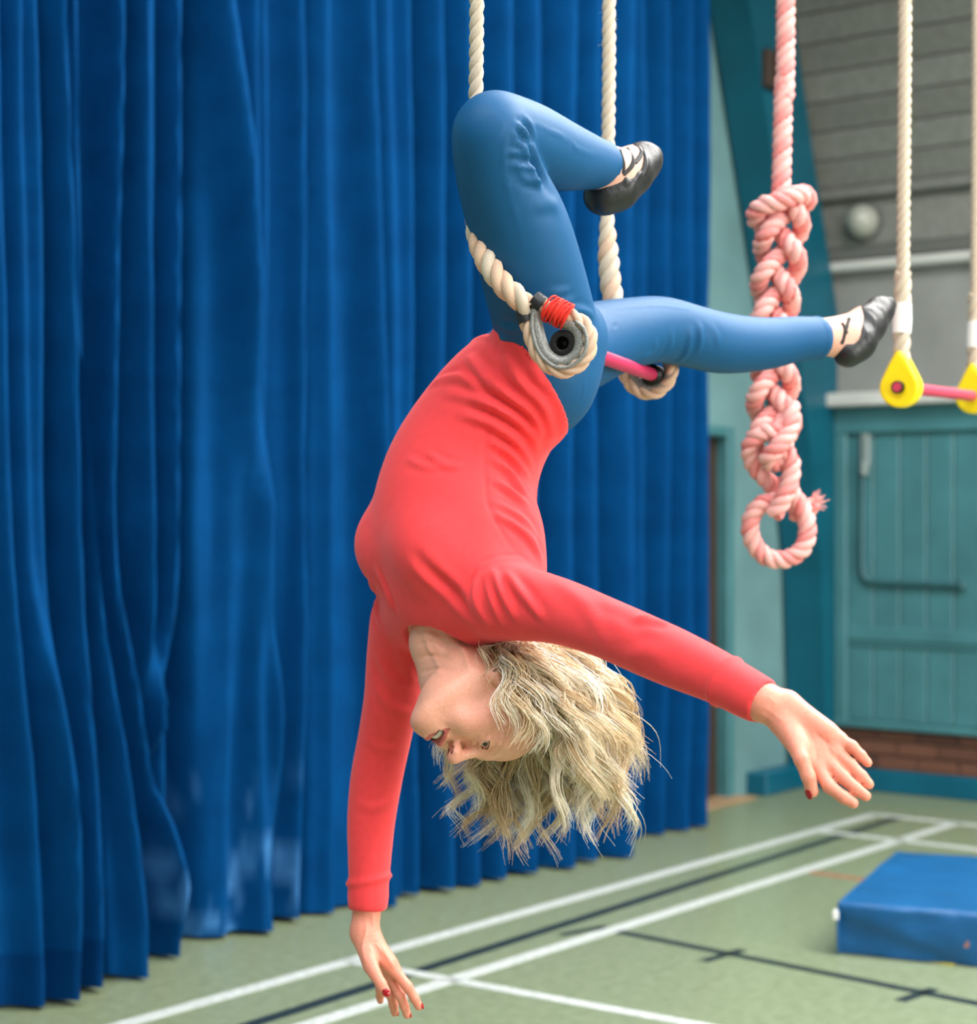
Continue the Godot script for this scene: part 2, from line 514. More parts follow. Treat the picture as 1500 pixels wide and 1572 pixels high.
	var nrm := Vector3(1, 0, 0).cross(dirs).normalized()
	if nrm.z < 0.0:
		nrm = -nrm
	var pm := [M.plank, M.plank2, M.plank3]
	var pl := box(Vector3(-0.45, 0.004, 0.0), Vector3(11.4, 0.148, 0.018), 0.005)
	for k in 10:
		part(cl, "plank", pl, pm[(k * 7 + k / 3) % 3], Transform3D(Basis(Vector3(1, 0, 0), dirs, Vector3(1, 0, 0).cross(dirs)), s0 + dirs * (0.152 * k + 0.02)))
	# roof lights: panes with bars
	for sd in [0, 1]:
		var w := thing("window_%d" % (1 + sd), "long roof light in the %s roof slope, out of view" % ["door side", "camera side"][sd], "window", room)
		w.set_meta("kind", "structure")
		var za := 0.70 if sd == 0 else 11.36
		var a := Vector3(0, lerpf(4.6, 6.2, 0.12), lerpf(za, 6.03, 0.12))
		var b := Vector3(0, lerpf(4.6, 6.2, 0.86), lerpf(za, 6.03, 0.86))
		var dd := (b - a).normalized()
		var bs := Basis(Vector3(1, 0, 0), dd, Vector3(1, 0, 0).cross(dd))
		for k in 5:
			part(w, "pane", box(Vector3(1.3 + k * 1.36, 0, -0.004), Vector3(1.3 + k * 1.36 + 1.36, a.distance_to(b), 0.004)), M.pane, Transform3D(bs, a + Vector3(0, 0.1, 0)))
		for k in 6:
			part(w, "glazing_bar", box(Vector3(1.27 + k * 1.36, 0, -0.03), Vector3(1.33 + k * 1.36, a.distance_to(b), 0.03)), M.white_paint, Transform3D(bs, a + Vector3(0, 0.1, 0)))
	# right end wall with a window band, and the wall behind the camera
	var wr := Build.new()
	wr.box(Vector3(11.2, 0, -0.4), Vector3(11.4, 1.1, 12.4))
	wr.box(Vector3(11.2, 4.1, -0.4), Vector3(11.4, 6.6, 12.4))
	wr.box(Vector3(11.2, 1.1, -0.4), Vector3(11.4, 4.1, 2.0))
	wr.box(Vector3(11.2, 1.1, 10.0), Vector3(11.4, 4.1, 12.4))
	structure("wall_right", wr.mesh(), M.white_paint, "white end wall with a window band, out of view", "wall")
	var w3 := thing("window_3", "wide window in the far end wall, out of view", "window", room)
	w3.set_meta("kind", "structure")
	for k in 5:
		part(w3, "pane", box(Vector3(11.29, 1.1, 2.0 + k * 1.6), Vector3(11.3, 4.1, 3.6 + k * 1.6)), M.pane)
	for k in 6:
		part(w3, "mullion", box(Vector3(11.25, 1.1, 1.97 + k * 1.6), Vector3(11.35, 4.1, 2.03 + k * 1.6)), M.white_paint)
	structure("wall_front", box(Vector3(-0.45, 0, 12.06), Vector3(11.4, 2.7, 12.3)), M.grey_wall, "grey wall behind the viewer", "wall")
	# bulkhead lamp on the eaves
	var lp := thing("bulkhead_lamp", "round frosted bulkhead lamp, unlit, on the eaves board", "lamp", room * Transform3D(Basis(), Vector3(0.19, 2.955, 0.035)))
	part(lp, "base", lathe([Vector2(0.0, 0.0), Vector2(0.10, 0.0), Vector2(0.10, 0.03), Vector2(0.0, 0.03)], 24), M.dark_gap)
	part(lp, "globe", lathe([Vector2(0.085, 0.03), Vector2(0.085, 0.06), Vector2(0.07, 0.10), Vector2(0.04, 0.125), Vector2(0.012, 0.134), Vector2(0.002, 0.1345)], 24), M.lamp_glass)

func tube_x(x0: float, x1: float, y: float, z: float, r: float) -> ArrayMesh:
	return Build.new().tube(PackedVector3Array([Vector3(x0, y, z), Vector3(x1, y, z)]), PackedFloat32Array([r]), 12).mesh()

func lathe(profile: Array, sides := 24) -> ArrayMesh:       # turned about z
	var rows := []
	for p in profile:
		var row := []
		for j in sides:
			row.append(Vector3(p.x * cos(TAU * j / sides), p.x * sin(TAU * j / sides), p.y))
		rows.append(row)
	var b := Build.new().grid(rows, true)
	return b.mesh()

# ---------------------------------------------------------------- curtains
func build_curtains() -> void:
	# distance from the wall at both edges; z of the edges at the top, half way and at the hem; folds: z at the same heights, how far they stand out, width
	curtain("blue velvet curtain bunched at the left edge, trailing a hem band", [0.12, 0.16], [6.31, 6.31, 6.31], [5.353, 5.244, 4.941], [
		[5.621, 5.576, 5.441, 0.138, 0.035], [5.53, 5.495, 5.335, 0.115, 0.029], [5.437, 5.378, 5.288, -0.288, 0.016], [5.466, 5.441, 5.357, 0.115, 0.028], [5.378, 5.318, 5.203, 0.138, 0.025], [5.353, 5.27, 5.121, -0.24, 0.015], [5.335, 5.244, 5.027, 0.115, 0.024]], true)
	curtain("blue velvet curtain panel with pale scuffs near its hem, left of the woman", [-0.04, 0.0], [5.286, 5.211, 4.983], [3.877, 3.905, 3.884], [
		[5.236, 5.174, 4.983, 0.115, 0.033], [5.174, 5.137, 4.931, -0.096, 0.03], [5.119, 5.081, 4.904, 0.081, 0.019], [5.048, 5.04, 4.81, -0.072, 0.044], [4.968, 5.004, 4.763, 0.138, 0.025], [4.912, 4.917, 4.699, -0.384, 0.034], [4.845, 4.821, 4.799, 0.092, 0.023], [4.782, 4.774, 4.741, 0.023, 0.037], [4.719, 4.752, 4.713, -0.096, 0.019], [4.677, 4.719, 4.782, 0.103, 0.021], [4.628, 4.651, 4.6, -0.408, 0.034], [4.556, 4.417, 4.357, 0.138, 0.04], [4.489, 4.483, 4.483, 0.069, 0.04], [4.378, 4.387, 4.27, 0.103, 0.026], [4.307, 4.338, 4.317, 0.081, 0.026], [4.233, 4.233, 4.223, -0.084, 0.048], [4.144, 4.121, 4.144, 0.081, 0.022], [4.092, 4.085, 4.062, -0.096, 0.022], [4.02, 3.993, 3.973, 0.081, 0.032], [3.929, 3.919, 3.905, -0.336, 0.035]], false)
	curtain("blue velvet curtain panel directly behind the hanging woman", [0.0, 0.2], [3.93, 3.93, 3.93], [2.305, 2.315, 2.319], [
		[3.854, 3.799, 3.756, 0.161, 0.038], [3.774, 3.737, 3.699, -0.144, 0.024], [3.699, 3.683, 3.635, 0.069, 0.027], [3.629, 3.635, 3.554, 0.103, 0.028], [3.564, 3.554, 3.488, -0.216, 0.031], [3.488, 3.478, 3.411, 0.115, 0.038], [3.411, 3.398, 3.336, -0.12, 0.029], [3.336, 3.323, 3.267, 0.115, 0.033], [3.25, 3.232, 3.179, -0.24, 0.036], [3.154, 3.143, 3.118, 0.138, 0.045], [3.052, 3.045, 3.016, -0.144, 0.031], [2.971, 2.96, 2.941, 0.115, 0.039], [2.885, 2.873, 2.85, -0.264, 0.036], [2.789, 2.781, 2.75, 0.138, 0.045], [2.679, 2.671, 2.655, -0.12, 0.031], [2.606, 2.598, 2.582, 0.115, 0.039], [2.517, 2.508, 2.492, -0.288, 0.035], [2.425, 2.417, 2.4, 0.138, 0.044], [2.349, 2.341, 2.341, -0.072, 0.03]], false)
	curtain("narrow blue velvet curtain panel beside the pale teal wall", [0.0, 0.08], [2.047, 2.047, 2.057], [1.539, 1.521, 1.498], [
		[1.996, 1.988, 1.98, 0.092, 0.036], [1.929, 1.92, 1.912, -0.168, 0.029], [1.86, 1.851, 1.843, 0.115, 0.037], [1.782, 1.773, 1.764, -0.24, 0.034], [1.702, 1.693, 1.684, 0.115, 0.038], [1.639, 1.63, 1.621, -0.144, 0.031], [1.585, 1.576, 1.567, 0.115, 0.035]], false)
	var rail := thing("curtain_rail", "grey steel rail carrying the blue curtains, out of view", "rail")
	part(rail, "rail", Build.new().tube(PackedVector3Array([room * Vector3(0.05, 4.83, 1.0), room * Vector3(0.1, 4.83, 6.5)]), PackedFloat32Array([0.03]), 10).mesh(), M.steel)

func at_height(r: Array, y: float) -> float:
	var f := clampf(y / 3.3, 0.0, 1.0)
	return lerpf(r[2], r[1], smoothstep(0.0, 0.45, f)) if f < 0.45 else lerpf(r[1], r[0], (f - 0.45) / 0.55)

func curtain(label: String, off: Array, lo: Array, hi: Array, folds: Array, hem: bool) -> void:
	var o := thing("curtain", label, "curtain", room, "blue curtains along the end of the hall")
	var wob := FastNoiseLite.new()
	wob.seed = 7 + folds.size()
	wob.frequency = 1.0
	var nj := int(absf(hi[1] - lo[1]) / 0.0085)
	var rows := []
	for i in 57:
		var y := 0.012 + 4.78 * pow(i / 56.0, 1.15)
		var z0 := at_height(lo, y)
		var z1 := at_height(hi, y)
		var fz := PackedFloat32Array()
		for f in folds:
			fz.append(at_height(f, y))
		var calm := lerpf(0.8, 1.0, smoothstep(0.0, 1.0, y))
		var row := []
		for j in nj + 1:
			var u := float(j) / nj
			var z := lerpf(z0, z1, u)
			var x := lerpf(off[0], off[1], clampf(u, 0.0, 1.0))
			for k in folds.size():
				var s := (z - fz[k]) / (folds[k][4] as float)
				if absf(s) < 3.0:
					x += folds[k][3] * exp(-s * s) * calm
			x += 0.035 * wob.get_noise_2d(z * 2.2, y * 0.25) + 0.012 * wob.get_noise_2d(z * 9.0 + 30.0, y * 0.22) + 0.006 * wob.get_noise_2d(z * 6.0, y * 2.0 + 60.0) * smoothstep(1.6, 0.2, y)
			x = maxf(x, -0.215 + 0.01 * sin(z * 40.0))
			row.append(Vector3(x, y + (0.025 * maxf(0.0, wob.get_noise_2d(z * 2.0, 77.0)) if i == 0 else 0.0), z))
		rows.append(row)
	var b := Build.new().grid(rows)
	var pale := c255(84, 146, 204).srgb_to_linear()     # the weave with chalk rubbed in
	var dye := c255(0, 64, 116).srgb_to_linear()
	dye = Color(dye.r / pale.r, dye.g / pale.g, dye.b / pale.b)
	var chalk := Color.WHITE
	for i in b.v.size():                                    # pale scuffs rubbed into the cloth above the hem
		var p := b.v[i]
		var k := 0.0
		if p.z > 4.05 and p.z < 4.92 and p.y < 0.62:
			k = smoothstep(0.10, 0.55, wob.get_noise_2d(p.z * 7.0 + 5.0, p.y * 4.0) + 0.25 * wob.get_noise_2d(p.z * 30.0, p.y * 30.0)) * smoothstep(0.62, 0.40, p.y)
		b.c[i] = dye.lerp(chalk, 0.6 * k)
	part(o, "cloth", b.mesh(true), M.curtain)
	if hem:
		var hrows := []
		for i in 5:
			var row := []
			for p in int(rows[0].size() * 0.82):
				row.append((rows[0][p] as Vector3).lerp(rows[3][p], i / 4.0 * 0.9) + Vector3(0.008, 0, 0.006))
			hrows.append(row)
		part(o, "hem_band", Build.new().grid(hrows).mesh(), M.curtain_hem)

# ---------------------------------------------------------------- soft solids: distance fields meshed as surface nets
class Field:
	var o: Vector3
	var h: float
	var nx: int
	var ny: int
	var nz: int
	var d := PackedFloat32Array()
	var grow := 0.0                      # added to every radius
	var V := PackedVector3Array()
	var N := PackedVector3Array()
	var Q := PackedInt32Array()          # quads

	func _init(lo: Vector3, hi: Vector3, cell: float) -> void:
		o = lo
		h = cell
		nx = int(ceil((hi.x - lo.x) / h)) + 1
		ny = int(ceil((hi.y - lo.y) / h)) + 1
		nz = int(ceil((hi.z - lo.z) / h)) + 1
		d.resize(nx * ny * nz)
		d.fill(0.5)

	func span(lo: Vector3, hi: Vector3) -> PackedInt32Array:
		return PackedInt32Array([maxi(0, int(floor((lo.x - o.x) / h))), mini(nx - 1, int(ceil((hi.x - o.x) / h))), maxi(0, int(floor((lo.y - o.y) / h))), mini(ny - 1, int(ceil((hi.y - o.y) / h))), maxi(0, int(floor((lo.z - o.z) / h))), mini(nz - 1, int(ceil((hi.z - o.z) / h)))])

	func cone(a: Vector3, b: Vector3, ra0: float, rb0: float, k := 0.01) -> void:      # tapered capsule
		var ra := ra0 + grow
		var rb := rb0 + grow
		var m := maxf(ra, rb) + k + 2.5 * h
		var s := span(a.min(b) - Vector3(m, m, m), a.max(b) + Vector3(m, m, m))
		var ba := b - a
		var inv := 1.0 / maxf(ba.dot(ba), 1e-9)
		var dr := rb - ra
		var ik := 0.25 / k
		for z in range(s[4], s[5] + 1):
			for y in range(s[2], s[3] + 1):
				var i := (z * ny + y) * nx + s[0]
				var q := o + Vector3(s[0], y, z) * h - a
				for x in range(s[0], s[1] + 1):
					var t := clampf(q.dot(ba) * inv, 0.0, 1.0)
					var e := (q - ba * t).length() - ra - dr * t
					var c := d[i]
					var g := k - absf(e - c)
					if g > 0.0:
						d[i] = minf(e, c) - g * g * ik
					elif e < c:
						d[i] = e
					i += 1
					q.x += h

	func oval(a: Vector3, b: Vector3, side: Vector3, wa: float, da: float, wb: float, db: float, k := 0.01) -> void:   # capsule of oval section
		var ax := (b - a).normalized()
		var u := (side - ax * side.dot(ax)).normalized()
		var w := ax.cross(u)
		var len := a.distance_to(b)
		var m := maxf(maxf(wa, da), maxf(wb, db)) + grow + k + 2.5 * h
		var s := span(a.min(b) - Vector3(m, m, m), a.max(b) + Vector3(m, m, m))
		var ik := 0.25 / k
		for z in range(s[4], s[5] + 1):
			for y in range(s[2], s[3] + 1):
				var i := (z * ny + y) * nx + s[0]
				var q := o + Vector3(s[0], y, z) * h - a
				for x in range(s[0], s[1] + 1):
					var l := q.dot(ax)
					var t := clampf(l / len, 0.0, 1.0)
					var rw := wa + (wb - wa) * t + grow
					var rd := da + (db - da) * t + grow
					var ex := (l - t * len) / minf(rw, rd)
					var eu := q.dot(u) / rw
					var ew := q.dot(w) / rd
					var k0 := sqrt(ex * ex + eu * eu + ew * ew)
					var e := -minf(rw, rd)
					if k0 > 0.05:
						var k1 := Vector3(ex / minf(rw, rd), eu / rw, ew / rd).length()
						e = k0 * (k0 - 1.0) / k1
					var c := d[i]
					var g := k - absf(e - c)
					if g > 0.0:
						d[i] = minf(e, c) - g * g * ik
					elif e < c:
						d[i] = e
					i += 1
					q.x += h

	func egg(c0: Vector3, f: Basis, r0: Vector3, k := 0.01, carve := false) -> void:    # ellipsoid, joined on or cut out
		var r := r0 + Vector3(grow, grow, grow) * (-1.0 if carve else 1.0)
		var m := maxf(r.x, maxf(r.y, r.z)) + k + 2.5 * h
		var s := span(c0 - Vector3(m, m, m), c0 + Vector3(m, m, m))
		var ux := f.x / r.x
		var uy := f.y / r.y
		var uz := f.z / r.z
		var ik := 0.25 / k
		var mr := minf(r.x, minf(r.y, r.z))
		for z in range(s[4], s[5] + 1):
			for y in range(s[2], s[3] + 1):
				var i := (z * ny + y) * nx + s[0]
				var q := o + Vector3(s[0], y, z) * h - c0
				for x in range(s[0], s[1] + 1):
					var p := Vector3(q.dot(ux), q.dot(uy), q.dot(uz))
					var k0 := p.length()
					var e := -mr
					if k0 > 0.05:
						e = k0 * (k0 - 1.0) / Vector3(p.x / r.x, p.y / r.y, p.z / r.z).length()
					var c := d[i]
					if carve:
						var g2 := k - absf(-e - c)
						if g2 > 0.0:
							d[i] = maxf(-e, c) + g2 * g2 * ik
						elif -e > c:
							d[i] = -e
					else:
						var g := k - absf(e - c)
						if g > 0.0:
							d[i] = minf(e, c) - g * g * ik
						elif e < c:
							d[i] = e
					i += 1
					q.x += h

	func cut(c0: Vector3, n: Vector3, reach: float) -> void:       # cuts away what lies past a plane, within reach of its middle
		var s := span(c0 - Vector3(reach, reach, reach), c0 + Vector3(reach, reach, reach))
		for z in range(s[4], s[5] + 1):
			for y in range(s[2], s[3] + 1):
				var i := (z * ny + y) * nx + s[0]
				var q := o + Vector3(s[0], y, z) * h - c0
				for x in range(s[0], s[1] + 1):
					if q.length_squared() < reach * reach:
						d[i] = maxf(d[i], q.dot(n))
					i += 1
					q.x += h

	func chain(ps: PackedVector3Array, rs: PackedFloat32Array, k := 0.006) -> void:
		for i in ps.size() - 1:
			cone(ps[i], ps[i + 1], rs[i], rs[i + 1], k)

	func nets() -> void:
		var id := PackedInt32Array()
		id.resize(d.size())
		id.fill(-1)
		var sy := nx
		var sz := nx * ny
		for z in nz - 1:
			for y in ny - 1:
				var i := (z * ny + y) * nx
				for x in nx - 1:
					var c0 := d[i]
					if absf(c0) < h * 1.8:
						var c1 := d[i + 1]
						var c2 := d[i + sy]
						var c3 := d[i + sy + 1]
						var c4 := d[i + sz]
						var c5 := d[i + sz + 1]
						var c6 := d[i + sz + sy]
						var c7 := d[i + sz + sy + 1]
						var neg := int(c0 < 0.0) + int(c1 < 0.0) + int(c2 < 0.0) + int(c3 < 0.0) + int(c4 < 0.0) + int(c5 < 0.0) + int(c6 < 0.0) + int(c7 < 0.0)
						if neg > 0 and neg < 8:
							var p := Vector3.ZERO
							var n := 0
							if (c0 < 0.0) != (c1 < 0.0): p += Vector3(c0 / (c0 - c1), 0, 0); n += 1
							if (c2 < 0.0) != (c3 < 0.0): p += Vector3(c2 / (c2 - c3), 1, 0); n += 1
							if (c4 < 0.0) != (c5 < 0.0): p += Vector3(c4 / (c4 - c5), 0, 1); n += 1
							if (c6 < 0.0) != (c7 < 0.0): p += Vector3(c6 / (c6 - c7), 1, 1); n += 1
							if (c0 < 0.0) != (c2 < 0.0): p += Vector3(0, c0 / (c0 - c2), 0); n += 1
							if (c1 < 0.0) != (c3 < 0.0): p += Vector3(1, c1 / (c1 - c3), 0); n += 1
							if (c4 < 0.0) != (c6 < 0.0): p += Vector3(0, c4 / (c4 - c6), 1); n += 1
							if (c5 < 0.0) != (c7 < 0.0): p += Vector3(1, c5 / (c5 - c7), 1); n += 1
							if (c0 < 0.0) != (c4 < 0.0): p += Vector3(0, 0, c0 / (c0 - c4)); n += 1
							if (c1 < 0.0) != (c5 < 0.0): p += Vector3(1, 0, c1 / (c1 - c5)); n += 1
							if (c2 < 0.0) != (c6 < 0.0): p += Vector3(0, 1, c2 / (c2 - c6)); n += 1
							if (c3 < 0.0) != (c7 < 0.0): p += Vector3(1, 1, c3 / (c3 - c7)); n += 1
							id[i] = V.size()
							V.append(o + (Vector3(x, y, z) + p / n) * h)
							if x > 0 and y > 0 and z > 0:
								if (c0 < 0.0) != (c1 < 0.0): quad(id[i - sy - sz], id[i - sz], id[i], id[i - sy], c0 < 0.0)
								if (c0 < 0.0) != (c2 < 0.0): quad(id[i - 1 - sz], id[i - 1], id[i], id[i - sz], c0 < 0.0)
								if (c0 < 0.0) != (c4 < 0.0): quad(id[i - 1 - sy], id[i - sy], id[i], id[i - 1], c0 < 0.0)
					i += 1

	func quad(a: int, b: int, c: int, e: int, inside: bool) -> void:
		if a < 0 or b < 0 or c < 0 or e < 0:
			return
		if inside:
			Q.append_array(PackedInt32Array([a, e, c, b]))
		else:
			Q.append_array(PackedInt32Array([a, b, c, e]))

	func smooth(times := 1, keep := 0.5) -> void:
		for s in times:
			var sum := PackedVector3Array()
			sum.resize(V.size())
			var cnt := PackedInt32Array()
			cnt.resize(V.size())
			for k in range(0, Q.size(), 4):
				for e in 4:
					var a := Q[k + e]
					var b := Q[k + (e + 1) % 4]
					sum[a] += V[b]
					sum[b] += V[a]
					cnt[a] += 1
					cnt[b] += 1
			for i in V.size():
				if cnt[i] > 0:
					V[i] = V[i].lerp(sum[i] / cnt[i], keep)

	func normals() -> void:
		N.resize(V.size())
		N.fill(Vector3.ZERO)
		for k in range(0, Q.size(), 4):
			var a := Q[k]
			var b := Q[k + 1]
			var c := Q[k + 2]
			var e := Q[k + 3]
			var f := (V[e] - V[b]).cross(V[c] - V[a])
			N[a] += f
			N[b] += f
			N[c] += f
			N[e] += f
		for i in N.size():
			N[i] = N[i].normalized()

	func into(b: Build) -> int:                                    # adds the surface to a mesh; says where it begins
		var first := b.v.size()
		b.v.append_array(V)
		b.n.append_array(N)
		var cc := PackedColorArray()
		cc.resize(V.size())
		cc.fill(b.tint)
		b.c.append_array(cc)
		var t := PackedInt32Array()
		for k in range(0, Q.size(), 4):
			t.append_array(PackedInt32Array([first + Q[k], first + Q[k + 1], first + Q[k + 2], first + Q[k], first + Q[k + 2], first + Q[k + 3]]))
		b.ix.append_array(t)
		return first

# ---------------------------------------------------------------- the woman
const REF := 3.1                        # how far the middle of her body is from the camera

func B(x: float, y: float, dz: float) -> Vector3:
	return at(x, y, REF - dz)

var torso_p: Array[Vector3] = []
var torso_w: Array[float] = []
var torso_d: Array[float] = []
var torso_s: Array[Vector3] = []
var arm_r := {}
var arm_l := {}
var leg_r := {}
var leg_l := {}
var calf_r := {}
var hc: Vector3                         # head centre and axes
var hr := Vector3(0.420, 0.375, 0.825)
var hu := Vector3(0.886, -0.356, -0.287)
var hf := Vector3(-0.185, -0.892, 0.413)

func limb(rows: Array, per := 4) -> Dictionary:
	var ps := []
	var rs := []
	for r in rows:
		ps.append(B(r[0], r[1], r[2]))
		rs.append(r[3])
	var p := spline(ps, per)
	var q := PackedFloat32Array()
	for i in p.size():
		q.append(curve(rs, float(i) / per))
	return {"p": p, "r": q}

func pose() -> void:
	# trunk: front edge, back edge, depth, side axis, half width
	var st := [
		[792, 480, 922, 558, -0.09, Vector3(0.22, 0.12, 0.97), 0.150],
		[754, 514, 896, 624, -0.09, Vector3(0.22, 0.12, 0.97), 0.164],
		[694, 561, 850, 672, -0.09, Vector3(0.24, 0.12, 0.96), 0.152],
		[639, 630, 822, 724, -0.09, Vector3(0.30, 0.12, 0.95), 0.135],
		[599, 700, 812, 772, -0.08, Vector3(0.38, 0.12, 0.92), 0.134],
		[578, 775, 815, 815, -0.06, Vector3(0.44, 0.12, 0.89), 0.144],
		[578, 835, 822, 856, -0.05, Vector3(0.47, 0.12, 0.87), 0.150],
		[604, 896, 808, 900, -0.04, Vector3(0.47, 0.12, 0.87), 0.140],
		[640, 938, 772, 940, -0.04, Vector3(0.47, 0.12, 0.87), 0.095]]
	var P := []
	var W := []
	var D := []
	for s in st:
		var a := B(s[0], s[1], s[4])
		var b := B(s[2], s[3], s[4])
		var e := (b - a).normalized()
		var sd: Vector3 = s[5].normalized()
		var rp := absf(sd.dot(e))
		var hh := a.distance_to(b) * 0.5
		P.append((a + b) * 0.5)
		W.append(s[6])
		D.append(sqrt(maxf(hh * hh - pow(s[6] * rp, 2.0), 0.002)) / sqrt(1.0 - rp * rp))
	var per := 3
	var sp := spline(P, per)
	for i in sp.size():
		torso_p.append(sp[i])
		torso_w.append(curve(W, float(i) / per))
		torso_d.append(curve(D, float(i) / per))
		var k := mini(i / per, st.size() - 2)
		torso_s.append((st[k][5] as Vector3).lerp(st[k + 1][5], float(i) / per - k))
	arm_r = limb([[772, 922, 0.10, 0.060], [850, 936, 0.17, 0.0490], [920, 960, 0.24, 0.0430], [985, 988, 0.31, 0.0415], [1040, 1012, 0.36, 0.0395], [1100, 1039, 0.41, 0.0345], [1150, 1066, 0.45, 0.0300], [1190, 1086, 0.475, 0.0285]])
	arm_l = limb([[624, 955, -0.16, 0.060], [610, 1010, -0.19, 0.0500], [602, 1070, -0.21, 0.0455], [591, 1130, -0.235, 0.0435], [578, 1195, -0.25, 0.0425], [570, 1260, -0.25, 0.0390], [567, 1330, -0.24, 0.0340], [564, 1405, -0.23, 0.0290]])
	leg_r = limb([[842, 552, -0.02, 0.080], [838, 505, 0.01, 0.0810], [820, 430, 0.06, 0.0800], [795, 345, 0.11, 0.0765], [766, 268, 0.16, 0.0640], [754, 203, 0.195, 0.0590]])
	calf_r = limb([[760, 197, 0.185, 0.0580], [806, 216, 0.115, 0.0610], [850, 236, 0.05, 0.0580], [890, 246, -0.02, 0.0480], [925, 254, -0.08, 0.0390], [955, 262, -0.12, 0.0350]])
	leg_l = limb([[838, 552, -0.17, 0.088], [890, 534, -0.24, 0.0740], [950, 515, -0.31, 0.0625], [1010, 506, -0.38, 0.0575], [1060, 516, -0.42, 0.0545], [1110, 527, -0.47, 0.0535], [1170, 528, -0.52, 0.0470], [1220, 521, -0.56, 0.0405], [1262, 518, -0.59, 0.0360], [1295, 512, -0.615, 0.0330]])
	hc = B(745, 1073, 0.035)
	hr = hr.normalized()
	hu = (hu - hr * hu.dot(hr)).normalized()
	hf = hu.cross(hr)

func HP(r: float, u: float, f: float) -> Vector3:
	return hc + hr * r + hu * u + hf * f

func put_torso(f: Field, from: int, to: int) -> void:
	for i in range(from, mini(to, torso_p.size() - 1)):
		f.oval(torso_p[i], torso_p[i + 1], torso_s[i], torso_w[i], torso_d[i], torso_w[i + 1], torso_d[i + 1], 0.012)

func put_chest(f: Field) -> void:
	f.cone(B(700, 900, -0.03), B(772, 922, 0.09), 0.075, 0.062, 0.05)     # shoulders
	f.cone(B(690, 905, -0.05), B(626, 952, -0.155), 0.075, 0.060, 0.05)
	var fx := Basis(Vector3(0.47, 0.12, 0.87).normalized(), Vector3(0, 1, 0), Vector3(-0.87, 0.0, 0.47).normalized())
	f.egg(B(664, 842, 0.045), fx, Vector3(0.062, 0.066, 0.060), 0.035)
	f.egg(B(600, 840, -0.085), fx, Vector3(0.058, 0.066, 0.058), 0.035)
	f.egg(B(795, 845, 0.02), fx, Vector3(0.05, 0.09, 0.035), 0.04)         # shoulder blade

func put_seat(f: Field) -> void:
	f.egg(B(846, 588, -0.02), Basis(), Vector3(0.066, 0.078, 0.082), 0.04)
	f.egg(B(850, 586, -0.165), Basis(), Vector3(0.064, 0.076, 0.080), 0.04)

func hit(f: Field, x: float, y: float) -> Vector3:      # where a line of sight meets a surface
	var z := 2.2
	while z < 4.2:
		var p := at(x, y, z)
		var g := ((p - f.o) / f.h).round()
		if g.x >= 0 and g.y >= 0 and g.z >= 0 and g.x < f.nx and g.y < f.ny and g.z < f.nz:
			if f.d[(int(g.z) * f.ny + int(g.y)) * f.nx + int(g.x)] < 0.0:
				return p
		z += f.h * 0.4
	return Vector3(INF, 0, 0)

func crease(f: Field, pts: Array, width: float, height: float, valley := 0.0) -> void:   # raises a fold along a line on the surface
	var ps := []
	for p in pts:
		var q := hit(f, p[0], p[1])
		if q.x < 1e6:
			ps.append(q)
	if ps.size() < 2:
		return
	var line := spline(ps, 4)
	var box3 := AABB(line[0], Vector3.ZERO)
	for p in line:
		box3 = box3.expand(p)
	box3 = box3.grow(width * 3.0)
	var m := line.size() - 1
	for i in f.V.size():
		var p := f.V[i]
		if box3.has_point(p):
			var best := 1.0
			var along := 0.0
			for k in m:
				var a := line[k]
				var ab := line[k + 1] - a
				var t := clampf((p - a).dot(ab) / maxf(ab.length_squared(), 1e-9), 0.0, 1.0)
				var e := (p - a - ab * t).length_squared()
				if e < best:
					best = e
					along = (k + t) / m
			var s := sqrt(best) / width
			if s < 3.0:
				var w := pow(sin(PI * clampf(along, 0.02, 0.98)), 0.7)
				var g := exp(-s * s) - valley * exp(-pow(s - 1.5, 2.0) * 1.5)
				f.V[i] = p + f.N[i] * height * w * g

func band(f: Field, c: Vector3, n: Vector3, reach: float, width: float, height: float) -> void:   # ridge round a limb
	for i in f.V.size():
		var q := f.V[i] - c
		if q.length_squared() < reach * reach:
			var s := q.dot(n) / width
			if absf(s) < 3.0:
				f.V[i] += f.N[i] * height * exp(-s * s)

func knots(line: Array, seat: Array) -> Array:           # reads points written in a magnified view: [left, top, magnification]
	var out := []
	for p in line:
		out.append([seat[0] + p[0] / seat[2], seat[1] + p[1] / seat[2]])
	return out

func build_person() -> void:
	pose()
	var w := thing("person", "woman in coral red top and blue leggings hanging upside down from a trapeze", "person", Transform3D(Basis(), B(840, 540, -0.08)))
	var back := Transform3D(Basis(), -w.position)
	part(w, "body", body_mesh(), M.skin, back)
	part(w, "top", top_mesh(), M.top, back)
	part(w, "leggings", leggings_mesh(), M.leggings, back)
	face_parts(w, back)
	hair(w, back)
	nails(w, back)
	shoes(w, back)

func skin_tone() -> Color:
	return c255(224, 172, 150).srgb_to_linear()

